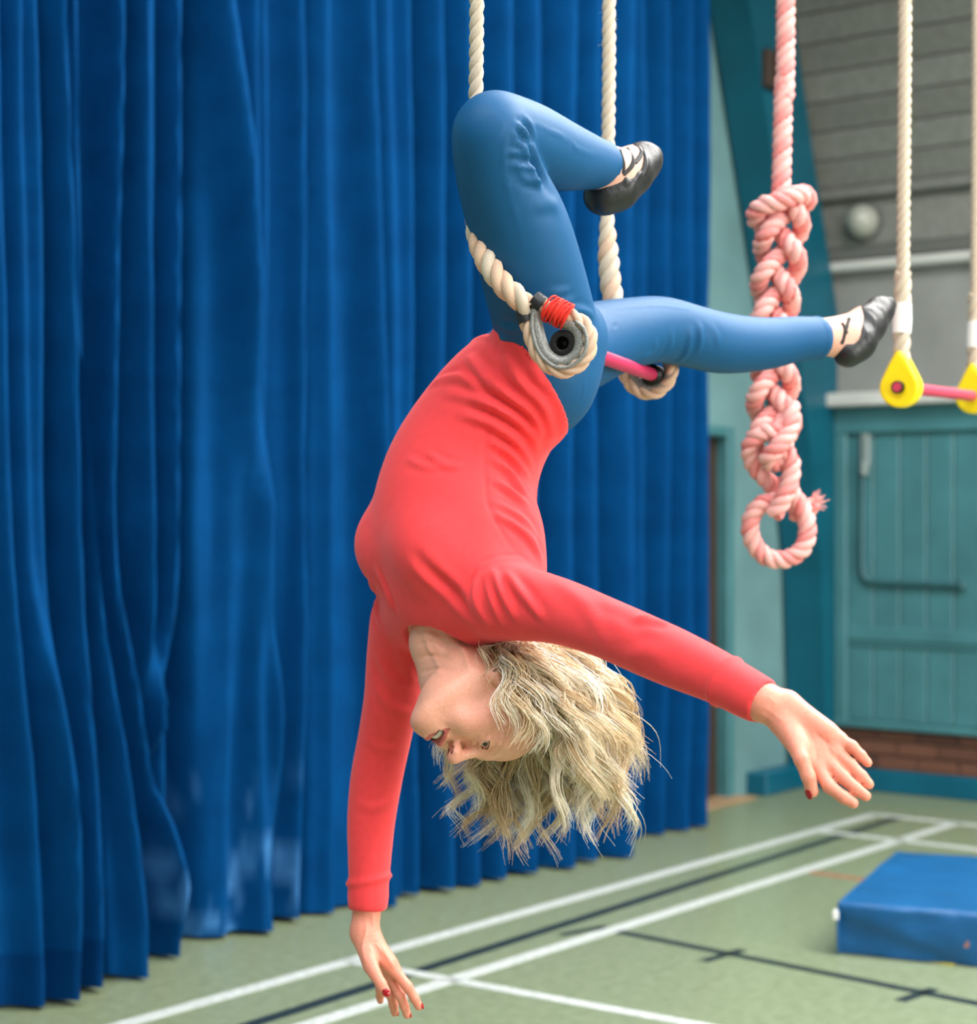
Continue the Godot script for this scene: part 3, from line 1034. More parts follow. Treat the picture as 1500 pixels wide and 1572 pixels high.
func face_color(p: Vector3) -> Color:
	var q := p - hc
	var r := q.dot(hr)
	var u := q.dot(hu)
	var f := q.dot(hf)
	var c := c255(232, 170, 144)
	var pinkish := c255(222, 140, 122)
	# cheeks, nose and chin are ruddier
	for e in [[0.045, -0.025, 0.065, 0.028], [-0.045, -0.025, 0.065, 0.028], [0.0, -0.034, 0.12, 0.016], [0.0, -0.10, 0.085, 0.02]]:
		var g := exp(-Vector3(r - e[0], u - e[1], f - e[2]).length_squared() / (e[3] * e[3]))
		c = c.lerp(pinkish, 0.45 * g)
	if f > 0.06 and absf(r) < 0.033:
		var lip_u := -0.0560 - 3.5 * r * r
		var lip_l := -0.0865 + 23.0 * r * r
		if u < lip_u and u > lip_l:
			c = c255(188, 98, 92)
		if absf(r) < 0.025 and absf(u + 0.0700) < 0.0062 and f < 0.092:
			c = c255(96, 34, 34)
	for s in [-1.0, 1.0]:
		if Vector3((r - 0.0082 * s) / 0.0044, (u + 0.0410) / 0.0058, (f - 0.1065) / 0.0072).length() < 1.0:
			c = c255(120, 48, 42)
	for s in [-1.0, 1.0]:                                # brows and lash lines
		var br: float = r * s - 0.034
		var bu: float = u - 0.0235 - 0.006 * cos(br * 55.0)
		if f > 0.05 and absf(br) < 0.020 and absf(bu) < 0.0028:
			c = c.lerp(c255(178, 128, 100), 0.35)
		var eu: float = u - 0.0035 - 0.0042 * cos((r * s - 0.033) * 100.0)
		if f > 0.06 and absf(r * s - 0.0325) < 0.0150 and absf(eu) < 0.0013:
			c = c255(64, 44, 38)
	return c.srgb_to_linear()

func body_mesh() -> ArrayMesh:
	var b := Build.new()
	# the covered body, a little inside the clothes
	var f := Field.new(Vector3(-0.32, 0.80, -3.80), Vector3(0.72, 2.22, -2.50), 0.014)
	f.grow = -0.009
	put_torso(f, 0, 99)
	put_chest(f)
	put_seat(f)
	f.grow = -0.007
	for l in [arm_r, arm_l, leg_r, calf_r, leg_l]:
		f.chain(l.p.slice(0, -5), l.r.slice(0, -5))
	f.nets()
	f.normals()
	b.tint = skin_tone()
	f.into(b)
	head(b)
	hand_right(b)
	hand_left(b)
	feet(b)
	return b.mesh(true)

func head(b: Build) -> void:
	var f := Field.new(hc - Vector3(0.175, 0.155, 0.15), hc + Vector3(0.15, 0.19, 0.15), 0.0024)
	var hb := Basis(hr, hu, hf)
	f.egg(HP(0, 0.032, -0.020), hb, Vector3(0.074, 0.086, 0.096), 0.01)
	f.egg(HP(0, -0.022, 0.026), hb, Vector3(0.060, 0.086, 0.062), 0.03)
	f.egg(HP(0, 0.045, 0.040), hb, Vector3(0.056, 0.045, 0.045), 0.03)           # forehead
	for s in [-1.0, 1.0]:
		f.cone(HP(0.054 * s, -0.045, -0.005), HP(0.020 * s, -0.092, 0.062), 0.016, 0.015, 0.03)   # jaw
		f.egg(HP(0.046 * s, -0.012, 0.058), hb, Vector3(0.020, 0.016, 0.018), 0.025)              # cheekbone
		f.egg(HP(0.039 * s, -0.040, 0.068), hb, Vector3(0.020, 0.023, 0.018), 0.025)              # cheek
	f.egg(HP(0, -0.098, 0.076), hb, Vector3(0.021, 0.015, 0.015), 0.018)
	f.egg(HP(0, -0.070, 0.076), hb, Vector3(0.028, 0.026, 0.022), 0.02)          # muzzle
	# neck: throat, tendons
	f.cone(B(694, 915, -0.045), B(684, 985, -0.03), 0.062, 0.056, 0.02)
	f.cone(B(684, 985, -0.03), B(700, 1048, -0.005), 0.056, 0.053, 0.02)
	f.cone(B(700, 1048, -0.005), HP(0, -0.035, -0.025), 0.053, 0.055, 0.025)
	f.cone(B(648, 940, -0.045), B(660, 1040, -0.01), 0.010, 0.012, 0.012)
	f.cone(B(652, 945, 0.004), B(690, 1030, 0.045), 0.008, 0.009, 0.010)
	f.cone(B(672, 950, 0.020), B(722, 1030, 0.050), 0.008, 0.009, 0.010)
	# brow, sockets, lids
	f.cone(HP(-0.036, 0.024, 0.076), HP(0, 0.022, 0.084), 0.010, 0.010, 0.016)
	f.cone(HP(0.036, 0.024, 0.076), HP(0, 0.022, 0.084), 0.010, 0.010, 0.016)
	for s in [-1.0, 1.0]:
		f.egg(HP(0.033 * s, 0.004, 0.102), hb, Vector3(0.020, 0.012, 0.016), 0.014, true)
		f.egg(HP(0.032 * s, 0.003, 0.0785), hb, Vector3(0.0170, 0.0150, 0.0150), 0.004)
		f.egg(HP(0.032 * s, 0.0010, 0.0935), hb, Vector3(0.0145, 0.0056, 0.0100), 0.0015, true)       # opening
		f.cone(HP(0.018 * s, 0.0045, 0.0915), HP(0.033 * s, 0.0082, 0.0945), 0.0016, 0.0020, 0.003)    # upper lid
		f.cone(HP(0.033 * s, 0.0082, 0.0945), HP(0.048 * s, 0.0040, 0.0850), 0.0020, 0.0016, 0.003)
		f.cone(HP(0.018 * s, -0.0010, 0.0910), HP(0.032 * s, -0.0055, 0.0930), 0.0014, 0.0016, 0.003)  # lower lid
		f.cone(HP(0.032 * s, -0.0055, 0.0930), HP(0.047 * s, 0.0005, 0.0850), 0.0016, 0.0014, 0.003)
		f.cone(HP(0.020 * s, -0.0125, 0.0890), HP(0.045 * s, -0.0120, 0.0815), 0.0030, 0.0030, 0.006)  # bag
	# nose
	f.cone(HP(0, 0.014, 0.086), HP(0, -0.026, 0.110), 0.0078, 0.0100, 0.012)
	f.egg(HP(0, -0.032, 0.1145), hb, Vector3(0.0110, 0.0098, 0.0105), 0.008)
	for s in [-1.0, 1.0]:
		f.egg(HP(0.0120 * s, -0.0355, 0.1030), hb, Vector3(0.0066, 0.0074, 0.0105), 0.010)
		f.egg(HP(0.0082 * s, -0.0440, 0.1065), hb, Vector3(0.0044, 0.0090, 0.0072), 0.002, true)
	# mouth
	for s in [-1.0, 1.0]:
		f.cone(HP(0.030 * s, -0.0600, 0.0850), HP(0, -0.0600, 0.0990), 0.0038, 0.0050, 0.005)
		f.cone(HP(0.030 * s, -0.0615, 0.0850), HP(0, -0.0820, 0.0960), 0.0038, 0.0056, 0.005)
	f.egg(HP(0, -0.0700, 0.0960), hb, Vector3(0.0260, 0.0078, 0.0180), 0.002, true)
	for s in [-1.0, 1.0]:                                                         # smile lines
		for k in 4:
			var t := k / 3.0
			f.egg(HP((0.019 + 0.017 * t) * s, -0.040 - 0.032 * t, 0.1000 - 0.012 * t), hb, Vector3(0.0035, 0.008, 0.006), 0.007, true)
		f.egg(HP(0.074 * s, -0.005, -0.012), hb, Vector3(0.008, 0.028, 0.018), 0.006)
	f.nets()
	f.smooth(1, 0.35)
	f.normals()
	# creases of the throat
	for l in [[[640, 972], [662, 968], [690, 975], [715, 990]], [[642, 990], [668, 986], [700, 995]], [[640, 1010], [664, 1006], [694, 1012]], [[645, 1032], [672, 1026], [700, 1030]]]:
		crease(f, l, 0.0038, -0.0026)
	for l in [[[628, 962], [636, 1000], [642, 1050]], [[650, 958], [662, 1000], [676, 1035]], [[690, 965], [712, 1000], [722, 1030]]]:
		crease(f, l, 0.0055, 0.0042)
	f.normals()
	for i in range(f.into(b), b.v.size()):
		b.c[i] = face_color(b.v[i])

func face_parts(w: Node3D, back: Transform3D) -> void:
	var hb := Basis(hr, hu, hf)
	for s in [-1.0, 1.0]:
		var c := HP(0.032 * s, 0.0015, 0.0790)
		var look := (hf + hu * 0.02 + hr * 0.30).normalized()
		var e := part(w, "eye", egg_mesh(c, hb, Vector3(0.0134, 0.0130, 0.0130)), M.eye_white, back)
		part(e, "iris", egg_mesh(c + look * 0.0106, Basis(hr, hu, look), Vector3(0.0058, 0.0058, 0.0034)), M.iris)
		part(e, "pupil", egg_mesh(c + look * 0.0128, Basis(hr, hu, look), Vector3(0.0034, 0.0034, 0.0020)), M.pupil)
	part(w, "mouth", egg_mesh(HP(0, -0.0695, 0.074), hb, Vector3(0.024, 0.009, 0.012)), M.mouth, back)
	for k in 8:
		var x := (k - 3.5) * 0.0056
		part(w, "tooth", egg_mesh(HP(x, -0.0672, 0.0895 - 14.0 * x * x), hb, Vector3(0.0031, 0.0048, 0.0028)), M.teeth, back)

func egg_mesh(c: Vector3, f: Basis, r: Vector3, n := 12) -> ArrayMesh:
	var b := Build.new()
	var rows := []
	if f.determinant() < 0.0:
		f.x = -f.x
	for i in n + 1:
		var a := PI * i / n
		var row := []
		for j in n * 2:
			var g := TAU * j / (n * 2)
			row.append(c + f.x * (r.x * sin(a) * cos(g)) + f.y * (r.y * cos(a)) + f.z * (r.z * sin(a) * sin(g)))
		rows.append(row)
	b.grid(rows, true)
	for i in b.v.size():
		var q := b.v[i] - c
		b.n[i] = (f.x * (q.dot(f.x) / (r.x * r.x)) + f.y * (q.dot(f.y) / (r.y * r.y)) + f.z * (q.dot(f.z) / (r.z * r.z))).normalized()
	return b.mesh()

func hand_tone() -> Color:
	return c255(228, 148, 124).srgb_to_linear()

func fingers(f: Field, rows: Array, rad: Array) -> void:
	for i in rows.size():
		var ps: Array = rows[i]
		for k in ps.size() - 1:
			f.cone(ps[k], ps[k + 1], rad[i] * (1.06 - 0.10 * k), rad[i] * (1.06 - 0.10 * (k + 1)), 0.0035)

var tips := {}

func hand_right(b: Build) -> void:
	var f := Field.new(Vector3(0.33, 0.98, -2.78), Vector3(0.60, 1.24, -2.48), 0.0024)
	var W := B(1172, 1078, 0.466)
	f.oval(B(1150, 1066, 0.452), W, Vector3(0.5, 0.85, 0.1), 0.0262, 0.0200, 0.0250, 0.0185, 0.016)
	var mcp := [B(1256, 1180, 0.515), B(1270, 1168, 0.51), B(1281, 1153, 0.505), B(1288, 1135, 0.50)]
	var cr := [B(1194, 1100, 0.472), B(1198, 1094, 0.470), B(1203, 1087, 0.468), B(1206, 1080, 0.466)]
	for i in 4:
		f.cone(W, cr[i], 0.0185, 0.0150, 0.016)
		f.cone(cr[i], mcp[i], 0.0140, 0.0118, 0.012)
	f.cone(B(1204, 1112, 0.482), B(1230, 1152, 0.515), 0.0165, 0.0150, 0.014)      # ball of the thumb
	f.cone(B(1212, 1082, 0.470), B(1268, 1122, 0.496), 0.0150, 0.0125, 0.012)      # heel of the hand
	f.egg(B(1250, 1140, 0.535), Basis(), Vector3(0.020, 0.020, 0.010), 0.014, true)
	var fg := [
		[mcp[0], B(1274, 1208, 0.535), B(1295, 1224, 0.545), B(1310, 1233, 0.548)],
		[mcp[1], B(1294, 1193, 0.53), B(1314, 1211, 0.54), B(1329, 1222, 0.543)],
		[mcp[2], B(1306, 1175, 0.52), B(1323, 1192, 0.53), B(1334, 1204, 0.533)],
		[mcp[3], B(1308, 1146, 0.51), B(1322, 1160, 0.515), B(1332, 1171, 0.518)],
		[B(1214, 1128, 0.50), B(1231, 1166, 0.528), B(1241, 1192, 0.535), B(1247, 1215, 0.532)]]
	fingers(f, fg, [0.0098, 0.0098, 0.0094, 0.0086, 0.0114])
	tips["r"] = fg
	f.nets()
	f.smooth(1, 0.3)
	f.normals()
	# lines of the palm and finger joints
	for l in [[[1226, 1108], [1246, 1132], [1254, 1160], [1250, 1176]], [[1252, 1122], [1262, 1135], [1280, 1146]], [[1266, 1130], [1272, 1150], [1280, 1164]], [[1240, 1120], [1248, 1150], [1244, 1168]]]:
		crease(f, l, 0.0026, -0.0018)
	for l in [[[1268, 1214], [1280, 1202]], [[1289, 1229], [1299, 1218]], [[1288, 1199], [1299, 1188]], [[1309, 1217], [1319, 1206]], [[1301, 1181], [1312, 1170]], [[1318, 1197], [1328, 1187]], [[1303, 1152], [1313, 1140]], [[1234, 1196], [1248, 1190]]]:
		crease(f, l, 0.0018, -0.0010)
	for l in [[[1172, 1086], [1190, 1098], [1204, 1110]], [[1168, 1096], [1186, 1108]], [[1178, 1070], [1192, 1080]]]:
		crease(f, l, 0.0026, 0.0010)
	f.normals()
	b.tint = hand_tone()
	f.into(b)

func hand_left(b: Build) -> void:
	var f := Field.new(Vector3(-0.262, 0.515, -3.46), Vector3(-0.095, 0.78, -3.18), 0.0024)
	var W := B(560, 1428, -0.225)
	f.oval(B(564, 1385, -0.232), W, Vector3(1, 0, 0.25), 0.0262, 0.0195, 0.0250, 0.0185, 0.014)
	var mcp := [B(606, 1490, -0.20), B(600, 1498, -0.215), B(593, 1502, -0.23), B(585, 1503, -0.245)]
	for i in 4:
		var c := W.lerp(mcp[i], 0.25)
		f.cone(W, c, 0.0185, 0.0150, 0.012)
		f.cone(c, mcp[i], 0.0150, 0.0118, 0.010)
	f.cone(B(556, 1440, -0.215), B(570, 1485, -0.175), 0.0170, 0.0135, 0.014)
	f.cone(B(568, 1440, -0.215), B(598, 1478, -0.200), 0.0140, 0.0120, 0.012)
	var fg := [
		[mcp[0], B(625, 1514, -0.19), B(636, 1532, -0.195), B(643, 1545, -0.20)],
		[mcp[1], B(614, 1527, -0.205), B(621, 1545, -0.212), B(625, 1558, -0.22)],
		[mcp[2], B(600, 1527, -0.222), B(604, 1543, -0.232), B(606, 1555, -0.242)],
		[mcp[3], B(584, 1520, -0.24), B(583, 1529, -0.252), B(584, 1536, -0.262)],
		[B(566, 1474, -0.180), B(575, 1494, -0.165), B(585, 1511, -0.155), B(592, 1523, -0.152)]]
	fingers(f, fg, [0.0096, 0.0094, 0.0092, 0.0084, 0.0114])
	tips["l"] = fg
	f.nets()
	f.smooth(1, 0.3)
	f.normals()
	for l in [[[561, 1408], [562, 1430], [556, 1456], [562, 1480]], [[572, 1405], [574, 1425]], [[585, 1450], [596, 1472], [606, 1486]], [[566, 1452], [578, 1470], [584, 1478]], [[576, 1448], [590, 1466]]]:
		crease(f, l, 0.0028, 0.0020)
	for l in [[[562, 1436], [572, 1433], [580, 1430]], [[560, 1442], [570, 1440], [581, 1438]], [[566, 1448], [576, 1446], [583, 1446]], [[577, 1508], [590, 1502]], [[619, 1520], [630, 1510]], [[632, 1536], [640, 1528]]]:
		crease(f, l, 0.0016, -0.0009)
	f.normals()
	b.tint = hand_tone()
	f.into(b)

func nails(w: Node3D, back: Transform3D) -> void:
	# [fingertip before last joint, tip, direction the nail faces]
	var R: Array = tips["r"]
	var L: Array = tips["l"]
	var set := [[R[4][2], R[4][3], Vector3(-0.80, -0.15, 0.55), 0.0105], [L[4][2], L[4][3], Vector3(0.25, 0.05, 0.95), 0.0105], [L[0][2], L[0][3], Vector3(0.95, 0.1, 0.15), 0.0085], [L[1][2], L[1][3], Vector3(0.97, 0.05, 0.10), 0.0082], [L[2][2], L[2][3], Vector3(0.97, 0.0, 0.0), 0.0078]]
	for s in set:
		var ax: Vector3 = (s[1] - s[0]).normalized()
		var nn: Vector3 = (s[2] - ax * (s[2] as Vector3).dot(ax)).normalized()
		var c: Vector3 = s[1] + ax * 0.001 + nn * (s[3] * 0.72)
		part(w, "fingernail", egg_mesh(c, Basis(nn.cross(ax), ax, nn), Vector3(s[3] * 0.60, s[3] * 0.80, s[3] * 0.24), 8), M.nail, back)

func foot_shape(f: Field, rows: Array, k := 0.02) -> void:
	for i in rows.size() - 1:
		f.cone(B(rows[i][0], rows[i][1], rows[i][2]), B(rows[i + 1][0], rows[i + 1][1], rows[i + 1][2]), rows[i][3], rows[i + 1][3], k)

const FOOT_R := [[926, 300, -0.09, 0.0300], [945, 288, -0.10, 0.0330], [968, 264, -0.125, 0.0330], [988, 247, -0.15, 0.0255], [1000, 240, -0.17, 0.0150]]
const SHIN_R := [[905, 250, -0.045, 0.036], [932, 258, -0.09, 0.0345], [944, 268, -0.10, 0.0330], [968, 252, -0.13, 0.0280]]
const FOOT_L := [[1302, 541, -0.595, 0.0260], [1316, 525, -0.61, 0.0300], [1332, 498, -0.64, 0.0300], [1350, 478, -0.67, 0.0220], [1364, 468, -0.69, 0.0125]]
const SHIN_L := [[1235, 520, -0.57, 0.036], [1270, 517, -0.595, 0.0325], [1294, 512, -0.61, 0.0310], [1322, 494, -0.64, 0.0250]]

func feet(b: Build) -> void:
	for s in [[FOOT_R, SHIN_R, B(950, 262, -0.10)], [FOOT_L, SHIN_L, B(1305, 512, -0.62)]]:
		var c: Vector3 = s[2]
		var f := Field.new(c - Vector3(0.13, 0.11, 0.13), c + Vector3(0.12, 0.11, 0.13), 0.0035)
		foot_shape(f, s[0])
		foot_shape(f, s[1])
		f.nets()
		f.normals()
		b.tint = skin_tone()
		f.into(b)

func shoes(w: Node3D, back: Transform3D) -> void:
	for s in [[FOOT_R, SHIN_R, B(950, 262, -0.10), 0], [FOOT_L, SHIN_L, B(1305, 512, -0.62), 1]]:
		var c: Vector3 = s[2]
		var f := Field.new(c - Vector3(0.13, 0.11, 0.13), c + Vector3(0.12, 0.11, 0.13), 0.0030)
		f.grow = 0.004
		foot_shape(f, s[0])
		if s[3] == 0:
			f.grow = 0.0
			f.egg(B(948, 240, -0.10), Basis(Vector3(0.93, -0.35, 0).normalized(), Vector3(0.35, 0.93, 0).normalized(), Vector3(0, 0, 1)), Vector3(0.045, 0.040, 0.075), 0.004, true)
			f.egg(B(934, 262, -0.09), Basis(), Vector3(0.030, 0.030, 0.060), 0.004, true)
		else:
			f.grow = 0.0
			f.egg(B(1292, 500, -0.62), Basis(Vector3(0.93, 0.35, 0).normalized(), Vector3(-0.35, 0.93, 0).normalized(), Vector3(0, 0, 1)), Vector3(0.032, 0.055, 0.075), 0.004, true)
		f.nets()
		f.smooth(2, 0.4)
		f.normals()
		var lines := [[[985, 232], [992, 250], [988, 268]], [[975, 250], [980, 268], [972, 285]], [[958, 270], [965, 285]]] if s[3] == 0 else [[[1330, 480], [1342, 492], [1345, 510]], [[1345, 468], [1354, 478]], [[1318, 500], [1332, 512], [1336, 530]]]
		for l in lines:
			crease(f, l, 0.005, 0.003)
		f.normals()
		var b := Build.new()
		f.into(b)
		var shoe := part(w, "shoe", b.mesh(), M.shoe, back)
		# crossed elastic straps over the instep
		var g := Field.new(c - Vector3(0.13, 0.11, 0.13), c + Vector3(0.12, 0.11, 0.13), 0.0035)
		foot_shape(g, s[0])
		foot_shape(g, s[1])
		var straps := [[[938, 214], [950, 230], [956, 250], [956, 266]], [[957, 268], [972, 250], [962, 228], [948, 215]], [[975, 250], [984, 236], [975, 222], [958, 216]]] if s[3] == 0 else [[[1283, 480], [1292, 496], [1300, 512]], [[1304, 470], [1304, 488], [1298, 506], [1292, 528]]]
		for l in straps:
			var ps := []
			for p in l:
				var q := hit(g, p[0], p[1])
				if q.x < 1e6:
					ps.append(q + Vector3(0, 0, 0.001))
			if ps.size() > 1:
				part(shoe, "strap", Build.new().tube(spline(ps, 6), PackedFloat32Array([0.0042]), 8, true, 0.45, Vector3(0, 0.2, 1)).mesh(), M.strap)

func top_mesh() -> ArrayMesh:
	var f := Field.new(Vector3(-0.30, 0.74, -3.44), Vector3(0.43, 1.80, -2.56), 0.0050)
	f.grow = 0.003
	put_torso(f, 0, 99)
	put_chest(f)
	f.grow = 0.0055
	put_seat(f)
	f.chain(leg_r.p.slice(0, 5), leg_r.r.slice(0, 5), 0.012)
	f.grow = 0.002
	f.chain(arm_r.p, arm_r.r)
	f.chain(arm_l.p, arm_l.r)
	f.grow = 0.0
	var hem := B(794, 588, -0.08)
	f.cut(hem, Vector3(0.78, 0.58, -0.22).normalized(), 0.30)
	var cr := B(1172, 1078, 0.466)
	var nr := (B(1172, 1078, 0.466) - B(1100, 1039, 0.41)).normalized()
	f.cut(cr, nr, 0.06)
	var cl := B(564, 1397, -0.232)
	var nl := (B(564, 1397, -0.232) - B(567, 1330, -0.24)).normalized()
	f.cut(cl, nl, 0.06)
	# neck opening
	f.egg(B(682, 1000, -0.02), Basis(Vector3(0.94, -0.34, 0), Vector3(0.34, 0.94, 0), Vector3(0, 0, 1)), Vector3(0.074, 0.060, 0.088), 0.004, true)
	f.nets()
	f.smooth(3, 0.45)
	f.normals()
	var z5 := [530.0, 500.0, 3.143]
	for l in [
			[[[620, 150], [730, 290], [900, 420], [950, 560]], 0.011, 0.0075], [[[760, 120], [850, 290], [960, 400], [1000, 540]], 0.011, 0.007],
			[[[490, 330], [700, 380], [860, 480], [925, 600]], 0.010, 0.0065], [[[560, 430], [700, 470], [830, 560], [892, 680]], 0.010, 0.006],
			[[[700, 555], [800, 620], [885, 730]], 0.008, 0.0055], [[[700, 640], [800, 710], [880, 820]], 0.008, 0.0055], [[[710, 740], [800, 800], [880, 870]], 0.008, 0.005],
			[[[720, 900], [820, 960], [900, 1030], [940, 1130]], 0.008, 0.005], [[[720, 850], [850, 930], [930, 1040]], 0.008, 0.004],
			[[[420, 280], [560, 250], [640, 300]], 0.010, 0.004], [[[590, 150], [660, 240], [760, 340]], 0.010, 0.005], [[[390, 610], [480, 670], [560, 680]], 0.008, 0.003], [[[300, 640], [380, 680], [470, 690]], 0.008, 0.0025],
			[[[640, 1200], [625, 1300], [690, 1440]], 0.008, 0.0045], [[[700, 1170], [760, 1290], [830, 1420]], 0.009, 0.005], [[[770, 1190], [860, 1300], [960, 1420]], 0.009, 0.005], [[[670, 1190], [700, 1300], [760, 1440]], 0.007, 0.004],
			[[[330, 1090], [430, 1200], [560, 1330], [640, 1440]], 0.012, -0.005], [[[150, 1180], [200, 1300], [230, 1380]], 0.009, 0.004],
			[[[120, 1230], [150, 1340], [180, 1450]], 0.009, 0.004]]:
		crease(f, knots(l[0], z5), l[1] * 0.9, l[2] * 1.5, 0.5)
	for l in [   # seams
			[[705, 400], [690, 470], [680, 560], [675, 660], [680, 780], [690, 850], [720, 930], [760, 1000], [800, 1060], [840, 1105]],
			[[590, 1380], [582, 1330], [590, 1270], [610, 1210], [640, 1165], [690, 1125], [740, 1106], [800, 1104], [840, 1112], [890, 1135], [940, 1168]]]:
		crease(f, knots(l, z5), 0.0036, -0.0034)
	for l in [   # sleeves
			[[[975, 948], [1000, 940], [1015, 952]], 0.010, 0.005], [[[1005, 955], [1030, 958]], 0.008, 0.004], [[[900, 930], [960, 950], [1000, 990]], 0.012, -0.002], [[[960, 1010], [990, 1000], [1020, 1010]], 0.012, 0.003],
			[[[560, 1130], [590, 1150], [625, 1140]], 0.009, 0.002], [[[580, 1000], [600, 1040], [630, 1060]], 0.010, 0.004], [[[575, 1050], [600, 1085], [632, 1095]], 0.010, 0.003], [[[545, 1230], [575, 1240], [605, 1225]], 0.009, 0.002],
			[[[610, 985], [625, 1030], [636, 1050]], 0.009, 0.004], [[[850, 890], [900, 930], [930, 985]], 0.012, 0.003]]:
		crease(f, l[0], l[1], l[2], 0.3)
	band(f, cr - nr * 0.068, nr, 0.06, 0.0050, 0.0030)
	band(f, cr - nr * 0.030, nr, 0.05, 0.030, 0.0012)
	var nl2 := (nl + Vector3(0.22, -0.0, 0.0)).normalized()
	band(f, cl - nl * 0.053, nl2, 0.06, 0.0050, 0.0050)
	band(f, cl - nl * 0.022, nl, 0.05, 0.022, 0.0022)
	band(f, hem - Vector3(0.78, 0.58, -0.22).normalized() * 0.014, Vector3(0.78, 0.58, -0.22).normalized(), 0.3, 0.005, 0.0016)
	f.normals()
	var b := Build.new()
	f.into(b)
	return b.mesh()

func leggings_mesh() -> ArrayMesh:
	var f := Field.new(Vector3(-0.12, 1.45, -3.80), Vector3(0.70, 2.22, -2.78), 0.0052)
	f.grow = -0.001
	put_torso(f, 0, 7)
	put_seat(f)
	f.grow = 0.0
	f.chain(leg_r.p, leg_r.r, 0.010)
	f.chain(calf_r.p, calf_r.r, 0.005)
	f.chain(leg_l.p, leg_l.r, 0.012)
	var cr := B(928, 253, -0.085)
	var nr := (B(925, 254, -0.08) - B(890, 246, -0.02)).normalized()
	f.cut(cr, nr, 0.075)
	var cl := B(1262, 517, -0.59)
	var nl := (B(1262, 518, -0.59) - B(1220, 521, -0.56)).normalized()
	f.cut(cl, nl, 0.075)
	var hn := Vector3(0.78, 0.58, -0.22).normalized()
	f.cut(B(794, 588, -0.08) - hn * 0.03, -hn, 0.45)
	f.nets()
	f.smooth(2, 0.4)
	f.normals()
	var z3 := [670.0, 120.0, 4.167]
	for l in [
			[[[500, 300], [545, 330], [590, 430]], 0.006, 0.004], [[[475, 350], [540, 385], [600, 470]], 0.006, 0.004], [[[470, 400], [550, 440], [620, 500]], 0.006, 0.004], [[[455, 470], [540, 480], [625, 520]], 0.006, 0.0035],
			[[[490, 560], [580, 575], [645, 590]], 0.007, 0.0045], [[[510, 610], [590, 625], [660, 635]], 0.006, 0.004], [[[540, 650], [610, 660], [680, 668]], 0.006, 0.004], [[[560, 270], [600, 340], [620, 420]], 0.007, -0.005], [[[600, 440], [630, 560], [690, 690]], 0.008, -0.008],
			[[[620, 820], [720, 800], [780, 830]], 0.012, 0.002]]:
		crease(f, knots(l[0], z3), l[1], l[2] * 1.5, 0.5)
	for l in [[[555, 282], [490, 320], [450, 375], [432, 440], [430, 520], [445, 640], [465, 740], [495, 850], [520, 930], [545, 1030], [562, 1150]], [[562, 272], [640, 290], [700, 320], [780, 362], [850, 410], [900, 448], [960, 475], [1020, 488], [1088, 496]]]:
		crease(f, knots(l, z3), 0.0030, 0.0022)
	var z2 := [680.0, 420.0, 3.947]
	for l in [[[[680, 170], [800, 165], [930, 125]], 0.007, 0.004], [[[760, 215], [850, 225], [925, 262]], 0.007, 0.004], [[[260, 360], [360, 325], [460, 345]], 0.009, 0.005], [[[300, 400], [400, 390], [470, 420]], 0.008, 0.003], [[[640, 120], [780, 110], [900, 60]], 0.008, 0.003], [[[860, 620], [840, 760], [720, 880]], 0.003, 0.002], [[[1060, 230], [1040, 320], [930, 410]], 0.003, -0.002]]:
		crease(f, knots(l[0], z2), l[1], l[2], 0.4)
	var z6 := [880.0, 430.0, 2.885]
	for l in [[[[440, 230], [425, 310], [380, 350]], 0.007, 0.004], [[[520, 220], [505, 310], [460, 360]], 0.007, 0.0045], [[[560, 190], [565, 260], [550, 320]], 0.007, 0.004], [[[370, 270], [350, 320], [310, 350]], 0.007, 0.003], [[[610, 200], [640, 260], [640, 300]], 0.008, 0.002], [[[130, 130], [260, 120], [400, 115], [520, 130]], 0.003, 0.0015]]:
		crease(f, knots(l[0], z6), l[1], l[2], 0.4)
	band(f, cr - nr * 0.012, nr, 0.07, 0.003, 0.0015)
	band(f, cl - nl * 0.014, nl, 0.07, 0.003, 0.0015)
	f.normals()
	var b := Build.new()
	f.into(b)
	return b.mesh()

